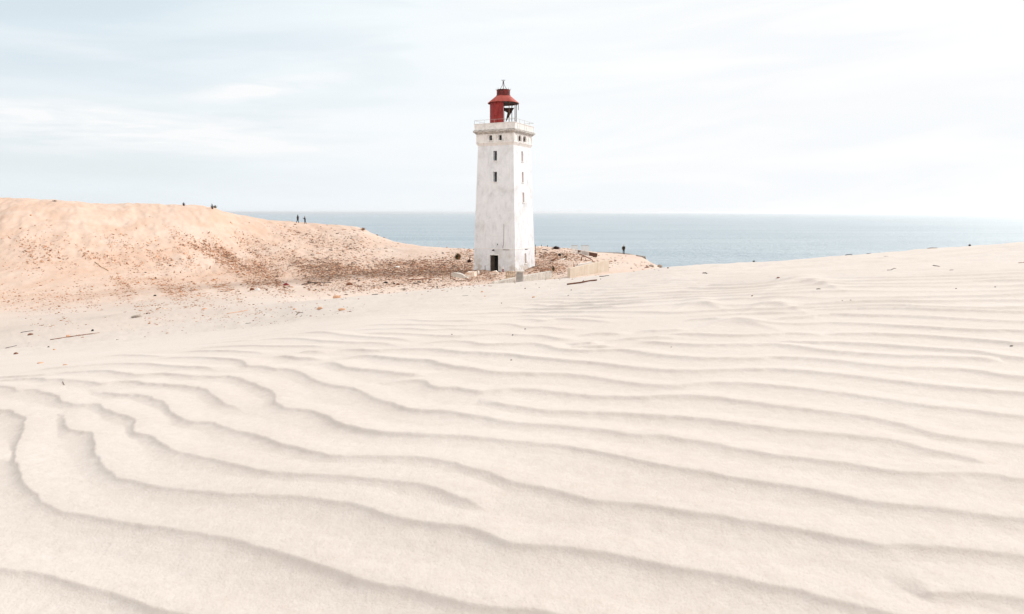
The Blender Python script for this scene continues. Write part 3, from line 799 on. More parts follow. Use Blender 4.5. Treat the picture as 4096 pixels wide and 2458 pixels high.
# ------------------------------------------------------------------ sea
def sea_mat():
    m, nt, b = new_mat('sea_water')
    geo = N(nt, 'ShaderNodeTexCoord').outputs['Object']
    w1 = noise(nt, scaled(nt, geo, (.55, 1, 1)), .05, 5, .6, .4)
    w2 = noise(nt, scaled(nt, geo, (.4, 1, 1)), .22, 4, .6, .3)
    w3 = noise(nt, scaled(nt, geo, (.18, 1, 1)), .006, 6, .65)
    bn = N(nt, 'ShaderNodeBump')
    bn.inputs['Strength'].default_value = 1.0
    bn.inputs['Distance'].default_value = 2.2
    hh = math_node(nt, 'ADD', math_node(nt, 'MULTIPLY', w1, 3.2), math_node(nt, 'MULTIPLY', w2, 2.6))
    nt.links.new(hh, bn.inputs['Height'])
    nt.links.new(bn.outputs[0], b.inputs['Normal'])
    col = ramp(nt, w3, [(.35, (.31, .385, .435)), (.65, (.39, .46, .505))])
    nt.links.new(col, b.inputs['Base Color'])
    b.inputs['Roughness'].default_value = .64
    b.inputs['IOR'].default_value = 1.333
    return m


L = 60000.0
sea = link_mesh('sea', [(-L, -L, 0), (L, -L, 0), (L, L, 0), (-L, L, 0)], [(0, 1, 2, 3)], sea_mat())
sea.location = (0, 0, -55)
tag(sea, 'pale blue grey sea stretching to the horizon', 'sea', kind='structure')


# sea air
hz = MB().box((0, 0, (20 - 57) / 2), (122000, 122000, 77)).build('haze', None)
hm = bpy.data.materials.new('sea_haze')
hm.use_nodes = True
hn = hm.node_tree
hn.nodes.remove(hn.nodes['Principled BSDF'])
pv_ = N(hn, 'ShaderNodeVolumePrincipled')
pv_.inputs['Color'].default_value = (.95, .97, 1.0, 1)
pv_.inputs['Density'].default_value = 3.8e-5
pv_.inputs['Anisotropy'].default_value = .5
hn.links.new(pv_.outputs[0], [n for n in hn.nodes if n.type == 'OUTPUT_MATERIAL'][0].inputs['Volume'])
hz.data.materials.append(hm)
tag(hz, 'thin bright sea haze that softens the horizon', 'haze', kind='stuff')

# ------------------------------------------------------------------ lighthouse
TW_Z = -7.2
TW = empty('lighthouse', (-.908, 85.0, TW_Z), R(-26.305))
tag(TW, 'square white plastered lighthouse tower with a red iron lantern, standing in the sand', 'lighthouse')
RZ = Matrix.Rotation(R(-26.305), 4, 'Z')
TWI = (Matrix.Translation(Vector((-.908, 85.0, TW_Z))) @ RZ).inverted()


def hw(z): return (5.746 - 1.0668 * z / 16.0) / 2


def on_face(px, py, face, wfun=hw):
    """local (a, z) where the sight line meets the front ('F', y=-w) or the right ('S', x=+w) face"""
    d = TWI.to_3x3() @ at(px, py, 1.0)
    o = TWI @ Vector((0, 0, 0))
    lo, hi = 50.0, 120.0
    for _ in range(50):
        mid = (lo + hi) / 2
        p = o + d * mid
        g = (p.y + wfun(p.z)) if face == 'F' else (wfun(p.z) - p.x)
        if g < 0: lo = mid
        else: hi = mid
    p = o + d * lo
    return (p.x if face == 'F' else p.y), p.z


def rect_on(face, x0, x1, y0, y1, wfun=hw):
    xm, ym = (x0 + x1) / 2, (y0 + y1) / 2
    a0, _ = on_face(x0, ym, face, wfun); a1, _ = on_face(x1, ym, face, wfun)
    _, z1 = on_face(xm, y0, face, wfun); _, z0 = on_face(xm, y1, face, wfun)
    return [min(a0, a1), max(a0, a1), z0, z1]


Z_TOP = on_face(2056, 569, 'F')[1]           # top of the shaft
wg0 = hw(Z_TOP) + .13                         # gallery storey half width
hg = lambda z: wg0
Z_COR = on_face(2056, 524, 'F', lambda z: wg0)[1]
Z_PAR = on_face(2058, 514, 'F', lambda z: wg0 + .3)[1]
Z_RAIL = on_face(2057, 489, 'F', lambda z: wg0 + .22)[1]


def face_with_holes(face_dir, z0, z1, wf, holes, arch, depth, mb):
    """outer skin of one face with openings (local face coords a, z) and their reveals"""
    bm = bmesh.new()

    def P3(a, z, inset=0.0):
        w_ = wf(z) - inset
        return {'F': (a, -w_, z), 'S': (w_, a, z), 'B': (-a, w_, z), 'W': (-w_, -a, z)}[face_dir]
    loops = [[(-wf(z0), z0), (wf(z0), z0), (wf(z1), z1), (-wf(z1), z1)]]
    for (a0, a1, b0, b1), ar in zip(holes, arch):
        if ar:
            r_ = (a1 - a0) / 2; c_ = (a0 + a1) / 2; rise = r_ * ar
            top = [(c_ + r_ * math.cos(k * math.pi / 8), b1 - rise + rise * math.sin(k * math.pi / 8)) for k in range(9)]
            loops.append([(a0, b0), (a1, b0)] + top)
        else:
            loops.append([(a0, b0), (a1, b0), (a1, b1), (a0, b1)])
    edges = []
    for lp in loops:
        vs = [bm.verts.new(P3(a, z)) for a, z in lp]
        for i in range(len(vs)): edges.append(bm.edges.new((vs[i], vs[(i + 1) % len(vs)])))
    bmesh.ops.triangle_fill(bm, use_beauty=True, use_dissolve=False, edges=edges)
    bm.verts.index_update()
    n_out = {'F': Vector((0, -1, 0)), 'S': Vector((1, 0, 0)), 'B': Vector((0, 1, 0)), 'W': Vector((-1, 0, 0))}[face_dir]
    vs = [v.co.copy() for v in bm.verts]
    fs = []
    for f_ in bm.faces:
        ids = [v.index for v in f_.verts]
        if f_.normal.dot(n_out) < 0: ids.reverse()
        fs.append(ids)
    mb.add(vs, fs)
    bm.free()
    out = []
    for lp in loops[1:]:
        n = len(lp)
        mb.add([P3(a, z) for a, z in lp] + [P3(a, z, depth) for a, z in lp], [(i, i + n, (i + 1) % n + n, (i + 1) % n) for i in range(n)])
        out.append([P3(a, z, depth - .004) for a, z in lp])
    return out


# openings
winF = [rect_on('F', 1972.6, 1987.4, 604.5, 643.5), rect_on('F', 1972.6, 1987.4, 688, 728)]
doorF = rect_on('F', 1960.4, 1993.4, 1022, 1094)
winS = [rect_on('S', 2085.8, 2092.9, 606.5, 647), rect_on('S', 2087.8, 2095, 689.4, 729.8), rect_on('S', 2090.3, 2097.5, 771, 809.6), rect_on('S', 2099, 2105.5, 1014.6, 1054.5)]
ventS = rect_on('S', 2099.5, 2111.5, 997, 1000.5)
galF = [rect_on('F', 1955, 1968, 541, 563, hg), rect_on('F', 1993.5, 2007, 539.5, 562, hg)]
galS = [rect_on('S', 2074.5, 2085, 541.5, 566, hg), rect_on('S', 2093, 2103.5, 545.5, 569, hg)]

shaft = MB()
backsF = face_with_holes('F', -1.5, Z_TOP, hw, winF + [doorF], [0] * 3, .55, shaft)
backsS = face_with_holes('S', -1.5, Z_TOP, hw, winS + [ventS], [0] * 5, .16, shaft)
face_with_holes('B', -1.5, Z_TOP, hw, [], [], .2, shaft)
face_with_holes('W', -1.5, Z_TOP, hw, [], [], .2, shaft)
shaft.build('tower_wall', MAT['plaster'], TW)


def panel(name, loop, mat, parent):
    return link_mesh(name, loop, [tuple(range(len(loop)))], mat, parent)


def window_part(loop, rect, face, wf, mat, sill=True):
    o = panel('window', loop, mat, TW)
    a0, a1, z0, z1 = rect
    if sill:
        sb = MB()
        w_ = wf(z0)
        if face == 'F': sb.box(((a0 + a1) / 2, -w_ + .02, z0 - .055), (a1 - a0 + .14, .26, .10))
        else: sb.box((w_ - .02, (a0 + a1) / 2, z0 - .055), (.22, a1 - a0 + .14, .10))
        sb.build('sill', MAT['gallery'], o)
    return o


for lp, rc in zip(backsF[:2], winF): window_part(lp, rc, 'F', hw, MAT['dark'])
for lp, rc in zip(backsS[:4], winS): window_part(lp, rc, 'S', hw, MAT['brickfill'])
panel('vent_slot', backsS[4], MAT['dark'], TW)
dr = panel('doorway', backsF[2], MAT['dark'], TW)
a0, a1, z0, z1 = doorF
leaf = MB()
leaf.box((a0 + .21, -hw(1) + .30, (z0 + z1) / 2 - .03), (.06, .50, z1 - z0 - .10), Matrix.Rotation(R(-33), 3, 'Z'))
leaf.build('door_leaf', MAT['doorwood'], dr)
fm = MB()
for aa in (a0 - .045, a1 + .045): fm.box((aa, -hw(1) - .012, (z0 + z1) / 2), (.075, .07, z1 - z0))
fm.box(((a0 + a1) / 2, -hw(z1) - .02, z1 + .05), (a1 - a0 + .17, .08, .09))
fm.build('door_frame', MAT['gallery'], dr)

# plinth joint line round the tower, crack, lamp fixture
zl = on_face(1975, 995.5, 'F')[1]
pl = MB()
wl = hw(zl)
pl.frustum(-1.5, hw(-1.5) + .035, zl, wl + .035, False, False)
# only the little ledge strip shows: a thin band
pl = MB()
pl.frustum(zl - .05, wl + .03, zl + .03, wl + .022)
pl.build('plinth_band', MAT['cornice'] if False else MAT['gallery'], TW)
ck = MB()
for (x0, y0), (x1, y1) in (((2015.5, 897), (2015, 960)), ((2015, 960), (2014.5, 978)), ((2014.5, 978), (2011.3, 988)), ((2011.3, 988), (2011.5, 994))):
    p0 = on_face(x0, y0, 'F'); p1 = on_face(x1, y1, 'F')
    ck.tube([(p0[0], -hw(p0[1]) - .008, p0[1]), (p1[0], -hw(p1[1]) - .008, p1[1])], .022, 5)
ck.build('cable', MAT['ironmid'], TW)
ax, az = on_face(1976.5, 1001, 'F')
lm = MB()
lm.tube([(ax, -hw(az), az), (ax, -hw(az) - .22, az + .05)], .045, 6)
for dx in (-.13, .02, .14):
    lm.tube([(ax, -hw(az) - .2, az + .04), (ax + dx, -hw(az) - .32, az - .06)], .04, 6, .06)
lm.build('lamp_bracket', MAT['rustdark'], TW)
ax, az = on_face(1990.5, 978.5, 'F')
MB().box((ax, -hw(az) - .03, az), (.05, .08, .16)).build('wall_hook', MAT['rustdark'], TW)
ax, az = on_face(2025, 1000.2, 'F')
MB().box((ax, -hw(az) - .02, az), (.85, .05, .045)).build('wall_bar', MAT['ironmid'], TW)

# gallery storey: corbel, wall with arched openings, blind arches, cornice, parapet
gb = MB()
gb.frustum(Z_TOP - .30, hw(Z_TOP - .30) + .004, Z_TOP + .02, wg0 + .05, True, True)
gb.frustum(Z_TOP + .02, wg0 + .07, Z_TOP + .12, wg0 + .07, True, True)
gb.build('string_course', MAT['gallery'], TW)
gw = MB()
bF = face_with_holes('F', Z_TOP + .12, Z_COR, hg, galF, [.7, .7], .40, gw)
bS = face_with_holes('S', Z_TOP + .12, Z_COR, hg, galS, [1, 1], .16, gw)
face_with_holes('B', Z_TOP + .12, Z_COR, hg, [], [], .4, gw)
face_with_holes('W', Z_TOP + .12, Z_COR, hg, [], [], .4, gw)
gw.build('gallery_wall', MAT['gallery'], TW)
for lp, rc in zip(bF, galF): window_part(lp, rc, 'F', hg, MAT['dark'])
for lp, rc in zip(bS, galS): window_part(lp, rc, 'S', hg, MAT['rustdark'])
# pilaster strips and arch mouldings between the openings

def arch_strip(face, a0, a1, z0, z1, th=.05, out=.045):
    c_, r_ = (a0 + a1) / 2, (a1 - a0) / 2
    p = [(a0, z0)] + [(c_ - r_ * math.cos(k * math.pi / 8), z1 - r_ + r_ * math.sin(k * math.pi / 8)) for k in range(9)] + [(a1, z0)]
    q3 = [((a, -wg0 - .012, z) if face == 'F' else (wg0 + .012, a, z)) for a, z in p]
    MB().tube(q3, out, 5).build('blind_arch', MAT['gallery'], TW)


zb, zt = Z_TOP + .16, Z_COR - .26
for face in 'FS':
    for k in range(4):
        ac = (-.5 + .115 + .26 * k) * 2 * wg0
        if 0 < k < 3:
            rc = (galF if face == 'F' else galS)[k - 1]
            ac = (rc[0] + rc[1]) / 2
        arch_strip(face, ac - .47, ac + .47, zb, zt)
am = MB()
for a, b in ((-1, -1), (1, -1), (1, 1)):
    am = MB()
    am.box((a * (wg0 - .06), b * (wg0 - .06), (Z_TOP + .12 + Z_COR) / 2), (.20, .20, Z_COR - Z_TOP - .14))
    am.build('corner_pilaster', MAT['gallery'], TW)

co = MB()
co.frustum(Z_COR - .22, wg0 + .02, Z_COR + .02, wg0 + .26, True, True)
co.frustum(Z_COR + .02, wg0 + .31, Z_COR + .20, wg0 + .33, True, True)
co.frustum(Z_COR + .20, wg0 + .28, Z_PAR + .05, wg0 + .24, True, True)
co.build('cornice', MAT['cornice'], TW)
wp = wg0 + .18
pa = MB()
for sx_, sy_, lx, ly in ((0, -1, 2 * wp + .0, .12), (0, 1, 2 * wp, .12), (1, 0, .12, 2 * wp - .25), (-1, 0, .12, 2 * wp - .25)):
    pa.box((sx_ * (wp - .06), sy_ * (wp - .06), (Z_PAR + .05 + Z_RAIL) / 2), (lx, ly, Z_RAIL - Z_PAR - .05))
for k in range(9):
    a = -wp + .12 + (2 * wp - .24) * k / 8
    pa.box((a, -wp - .015, (Z_PAR + Z_RAIL) / 2 + .02), (.055, .03, Z_RAIL - Z_PAR - .12))
    pa.box((wp + .015, a, (Z_PAR + Z_RAIL) / 2 + .02), (.03, .055, Z_RAIL - Z_PAR - .12))
pa.frustum(Z_RAIL, wp + .05, Z_RAIL + .06, wp + .05)
pa.build('parapet', MAT['gallery'], TW)
ra = MB()
zr = Z_RAIL + .06
for sgn, ax_ in ((-1, 'y'), (1, 'x'), (1, 'y'), (-1, 'x')):
    q3 = []
    for k in range(5):
        a = -wp + 2 * wp * k / 4
        p = (a, sgn * wp) if ax_ == 'y' else (sgn * wp, a)
        if k not in (4,): ra.tube([(p[0], p[1], zr), (p[0], p[1], zr + .40)], .016, 5)
        q3.append((p[0], p[1], zr + .40))
    ra.tube(q3, .016, 5)
ra.build('gallery_railing', MAT['railgrey'], TW)

# lantern
LZ0 = Z_RAIL + .02
zl_ = lambda y, Y: slope(y) * Y - TW_Z
c3 = TWI @ at(2013.6, 416, 85.0)
LC = (c3.x, c3.y)
Rl = pxm(52.5, 84.0)
Re = pxm(60.3, 85.0)
Rd = pxm(26.2, 85.0)
z_eave = zl_(414, 85.0)
z_db = zl_(383.5, 84.6)
z_dt = zl_(358.5, 84.6)
z_fin = zl_(321, 85.0)
ang_v = math.radians(-90 + 26.305)             # direction of the viewer in tower coordinates
dm = MB()
dm.lathe([(Rl, LZ0), (Rl, z_eave - .02)], 36, ang_v - math.radians(172), ang_v + .02, LC)
dm.lathe([(Rl - .04, z_eave - .02), (Rl - .04, LZ0)], 36, ang_v - math.radians(172), ang_v + .02, LC)
for k in range(7):
    w_ = ang_v - math.radians(172) * k / 6
    dm.tube([(LC[0] + Rl * math.cos(w_), LC[1] + Rl * math.sin(w_), LZ0), (LC[0] + Rl * math.cos(w_), LC[1] + Rl * math.sin(w_), z_eave - .03)], .022, 5)
dm.lathe([(Rl + .03, LZ0 + 1.05), (Rl + .035, LZ0 + 1.10), (Rl + .0, LZ0 + 1.14)], 36, ang_v - math.radians(172), ang_v + .02, LC)
dm.build('lantern_drum', MAT['red'], TW, True)
rf = MB()
rf.lathe([(Rd + .02, z_db + .02), (Rd + .10, z_db - .03), (Re, z_eave + .02), (Re + .02, z_eave - .05), (Re - .05, z_eave - .04), (Re - .22, z_eave + .03), (.4, z_db - .16), (0, z_db - .16)], 48, c=LC)
ro = rf.build('lantern_roof', MAT['redroof'], TW, True)
un = MB()
un.lathe([(Re - .06, z_eave - .055), (Rl - .05, z_eave - .02), (Rl - .06, z_eave + .05), (.3, z_eave + .1), (0, z_eave + .1)], 40, c=LC)
un.build('roof_soffit', MAT['rustdark'], ro, True)
cw = MB()
cw.lathe([(Rd + .05, z_db), (Rd + .05, z_db + .07), (Rd - .01, z_db + .10), (Rd - .01, z_dt - .06), (Rd + .02, z_dt - .04), (Rd + .02, z_dt), (Rd - .06, z_dt), (0, z_dt + .02)], 40, c=LC)
cw.build('ventilator_drum', MAT['reddark'], TW, False)
fi = MB()
H_ = z_fin - z_dt
for k in range(4):
    w_ = ang_v + math.pi / 2 + k * math.pi / 2
    pr = [(.52, 0), (.36, .13), (.22, .30), (.11, .50), (.045, .72), (.05, .84), (.11, .95), (.17, 1.0), (.22, .955)]
    q3 = [(LC[0] + r_ * math.cos(w_), LC[1] + r_ * math.sin(w_), z_dt + .01 + H_ * zz) for r_, zz in pr]
    fi.tube(q3, .026, 6)
fi.tube([(LC[0], LC[1], z_dt), (LC[0], LC[1], z_dt + H_ * .82)], .035, 6)
for k in range(8):
    w_ = ang_v + math.pi / 2 + k * math.pi / 4
    fi.tube([(LC[0] + r_ * math.cos(w_), LC[1] + r_ * math.sin(w_), z_dt - .02 + zz) for r_, zz in ((Rd - .03, 0), (Rd + .07, .04), (Rd + .09, .12), (Rd + .06, .16))], .02, 5)
fi.lathe([(.07, z_dt + H_ * .72), (.09, z_dt + H_ * .75), (.07, z_dt + H_ * .78)], 10, c=LC)
fi.build('finial', MAT['rustdark'], TW)
for da in (26, 62, 100, 140, 178):
    w_ = ang_v + math.radians(da)
    x_, y_ = LC[0] + (Rl - .03) * math.cos(w_), LC[1] + (Rl - .03) * math.sin(w_)
    pp = MB()
    pp.tube([(x_, y_, LZ0 - .4), (x_, y_, z_eave)], .043, 6)
    pp.tube([(x_, y_, z_eave - .28), (LC[0] + (Re - .12) * math.cos(w_), LC[1] + (Re - .12) * math.sin(w_), z_eave - .03)], .025, 5)
    pp.build('lantern_post', MAT['ironmid'], TW)
hb = MB()
for zz in (LZ0 + .55, LZ0 + .95):
    hb.tube([(LC[0] + (Rl - .04) * math.cos(ang_v + a_), LC[1] + (Rl - .04) * math.sin(ang_v + a_), zz) for a_ in np.linspace(math.radians(62), math.radians(178), 10)], .014, 5)
hb.build('lantern_glazing_bar', MAT['ironmid'], TW)
w_ = ang_v + math.radians(84)
x_, y_ = LC[0] + (Re - .06) * math.cos(w_), LC[1] + (Re - .06) * math.sin(w_)
MB().tube([(x_, y_, z_eave), (x_, y_, z_eave - .80), (x_ - .02, y_, z_eave - .86)], .035, 6).build('hanging_rod', MAT['ironmid'], TW)
# torn dark sheet inside the lantern
poly = [(1003, 705), (1190, 705), (1120, 822), (1030, 975), (1065, 797), (1003, 762)]
pv = [TWI @ at(1800 + x / 4.636, 280 + y / 4.636, 85.25 - .25 * (x - 1003) / 190) for x, y in poly]
dn = (TWI.to_3x3() @ Vector((.25, .95, 0))).normalized() * .06
n6 = len(pv)
link_mesh('torn_sheet', pv + [p + dn for p in pv], [tuple(range(n6 - 1, -1, -1)), tuple(range(n6, 2 * n6))] + [(i, (i + 1) % n6, (i + 1) % n6 + n6, i + n6) for i in range(n6)], MAT['rustdark'], TW)


# ------------------------------------------------------------------ small ground things
def rock_mesh(name, mat, seed, stretch=(1, 1, 1), sub=2, rough=.28):
    r_ = random.Random(seed)
    bm = bmesh.new()
    bmesh.ops.create_icosphere(bm, subdivisions=sub, radius=.5)
    off = [Vector((r_.uniform(-1, 1), r_.uniform(-1, 1), r_.uniform(-1, 1))).normalized() for _ in range(7)]
    cut = [r_.uniform(.26, .44) for _ in off]
    for v in bm.verts:
        for n_, c_ in zip(off, cut):
            d = v.co.dot(n_)
            if d > c_: v.co -= n_ * (d - c_) * .85
        v.co *= 1 + r_.uniform(-rough, rough) * .35
        v.co = Vector((v.co.x * stretch[0], v.co.y * stretch[1], v.co.z * stretch[2]))
    me_ = bpy.data.meshes.new(name)
    bm.to_mesh(me_); bm.free()
    me_.materials.append(mat)
    return me_


def place_mesh(name, me_, loc, scale, rz=0.0, tilt=(0, 0)):
    o = bpy.data.objects.new(name, me_)
    COL.objects.link(o)
    o.location = loc
    o.scale = scale
    o.rotation_euler = (tilt[0], tilt[1], rz)
    return o


def rock(name, x, y, wpx, hpx, mat, label, cat, seed, group=None, min_y=None, sink=.3, depth=.8):
    if mat == 'clod': hpx, sink = hpx * .75, .40
    g = ground(x, y + hpx * .35, min_y)
    w_ = pxm(wpx, g.y); h_ = pxm(hpx, g.y)
    o = place_mesh(name, rock_mesh(name, MAT[mat], seed), g + Vector((0, 0, h_ * (.5 - sink))), (w_ * 1.1, w_ * depth, h_ * 1.35), random.Random(seed).uniform(-.5, .5))
    return tag(o, label, cat, group)


def stick(name, p0, p1, tpx, mat, label, cat='driftwood', bend=0.0, group=None, min_y=None, lift=.3, taper=.75, n=7, rough=.1, stub=False):
    """a branch lying on the sand between two image points"""
    g0 = ground(p0[0], p0[1], min_y); g1 = ground(p1[0], p1[1], min_y)
    Yc = (g0.y + g1.y) / 2
    r_ = pxm(tpx, Yc) / 2
    rr = random.Random(int(p0[0] * 7 + p0[1]))
    root = (g0 + g1) / 2
    pts_ = []
    for k in range(n):
        t_ = k / (n - 1)
        p = g0.lerp(g1, t_)
        p.z = gz(p.x, p.y) + r_ * lift + bend * r_ * 4 * (4 * t_ * (1 - t_)) + rr.uniform(-rough, rough) * r_
        p += Vector((rr.uniform(-1, 1), rr.uniform(-1, 1), 0)) * r_ * .5
        pts_.append(p - root)
    mb_ = MB().tube(pts_, r_, 8, r_ * taper)
    if stub:
        p = pts_[n // 2]
        d_ = (pts_[-1] - pts_[0]).normalized()
        mb_.tube([p, p + d_ * r_ * 3 + Vector((0, -.5, 1)) * r_ * 2.2], r_ * .45, 6, r_ * .25)
    o = mb_.build(name, MAT[mat], None, True)
    o.location = root
    return tag(o, label, cat, group)


# -- near / large debris, one by one
stick('driftwood_log', (2266, 1141), (2386, 1123.5), 7.5, 'driftwood', 'long red brown driftwood log lying on pale sand below the beige concrete wall', 'log', stub=True, lift=.7)
stick('dark_plank', (2397, 1107.5), (2438, 1104), 3.5, 'darkwood', 'thin black plank lying on the sand at the foot of the beige concrete wall', 'plank', lift=.5)
stick('driftwood_log', (202, 1360), (398, 1333.5), 4.0, 'driftwood', 'long thin dark branch lying on the left slope with an orange clod against it', 'branch', lift=.6, stub=True)
stick('driftwood_log', (1645, 1122.5), (1735, 1112), 5.5, 'driftwood', 'rust brown log among the debris to the left of the white slab and tower door', 'log', lift=.6, min_y=45)
stick('driftwood_log', (908, 1256), (993, 1244), 4.0, 'clod', 'orange brown driftwood strip lying on the sand between debris flat and ripples', 'driftwood', lift=.4)
stick('driftwood_stick', (80, 1331), (132, 1326.5), 3.0, 'darkwood', 'short black stick above the long branch at the left edge', 'stick', lift=.5)
stick('driftwood_stick', (24, 1394), (64, 1383), 3.0, 'darkwood', 'black stick lowest on the left slope, near the frame edge', 'stick', lift=.5)
stick('driftwood_stick', (468, 1361), (488, 1370), 3.0, 'darkwood', 'small dark stick pointing down the slope right of the long branch', 'stick', lift=.5)
stick('twig', (252, 1529), (259, 1542), 2.6, 'ironmid', 'tiny upright brown twig poking from the rippled sand at left', 'twig', lift=.8)
stick('driftwood_stick', (1186, 1259), (1212, 1252), 2.6, 'darkwood', 'curved black twig on the smooth sand right of the orange driftwood strip', 'twig', bend=.8)
stick('driftwood_stick', (1850, 1186), (1872, 1184), 2.0, 'darkwood', 'thin grey twig on the smooth sand below the tower', 'twig')
stick('driftwood_stick', (1519, 1171), (1561, 1173), 4.0, 'darkwood', 'sagging dark branch half buried at the edge of the pale sand bank', 'branch', bend=-.3)
stick('dark_plank', (1487, 1181), (1513, 1178), 4.5, 'darkwood', 'short dark board at the sand bank edge beside the sagging branch', 'board', lift=.4)
stick('driftwood_stick', (880, 1165.5), (918, 1166), 3.0, 'darkwood', 'straight dark brown stick lying level on the grey sand of the debris flat', 'stick', min_y=40)
stick('driftwood_stick', (756, 1164), (776, 1162), 3.0, 'darkwood', 'short black stick on grey sand left of the level brown stick', 'stick', min_y=40)
stick('driftwood_stick', (856, 1151), (888, 1147), 2.6, 'driftwood', 'thin reddish stick just above the level brown stick on the debris flat', 'stick', min_y=40)
stick('driftwood_stick', (381, 1050), (436, 1085), 3.6, 'tanwood', 'straight pole lying down the face of the peach dune at left', 'pole', min_y=60)
stick('driftwood_stick', (983, 1296), (1003, 1293), 2.4, 'darkwood', 'tiny dark twig on sand below the orange driftwood strip', 'twig')
for i, (xa, ya, xb, yb, tp) in enumerate([(1228, 1129, 1268, 1134, 6), (1268, 1131, 1325, 1132, 4.5), (1210, 1141, 1243, 1136, 5), (1138, 1153, 1158, 1148, 3.5)]):
    stick('dark_board', (xa, ya), (xb, yb), tp, 'darkwood',
          ['thickest black board of the broken heap on the debris flat', 'long thin black board at the right end of the broken heap on the flat',
           'slanting black board under the broken heap on the flat', 'short dark board nearest the dark red lump on the flat'][i], 'board', min_y=45, group='black boards on the debris flat')
TW_LAB = [
    (3380, 1018, 3411, 1019, 4, .9, 'arched black twig near the right skyline, longest of the pair below the crest'),
    (3466, 1017, 3482, 1012, 3.5, .2, 'short black twig standing askew on the right skyline crest'),
    (3533, 1031, 3555, 1029, 4.5, .4, 'stubby black twig on trampled sand right of the arched twig'),
    (3548, 1080, 3585, 1075, 3.5, .3, 'long wavy black twig at the upper end of the right hand ripples'),
    (3731, 1063, 3758, 1067, 3.5, .5, 'smooth curved black twig on bare sand right of the long wavy twig'),
    (3708, 996, 3746, 993, 4, .2, 'flat brown driftwood piece lying on the right skyline'),
    (3798, 1083, 3814, 1083, 3, .2, 'little dark twig at the far end of the ripples near the right edge'),
    (4075, 1054, 4110, 1051, 4, .1, 'orange brown stick cut by the right edge of the frame'),
    (3266, 1158, 3281, 1158, 4.5, .4, 'small black twig in front of the crescent sand drift'),
    (2812, 1094, 2829, 1095, 5, .4, 'dark twig lump on smooth sand at the middle of the right crest'),
]
for xa, ya, xb, yb, tp, bd, lb in TW_LAB:
    stick('twig', (xa, ya), (xb, yb), tp * .75, 'darkwood' if 'brown' not in lb else 'driftwood', lb, 'twig', bend=bd * .55, n=8, rough=.5)

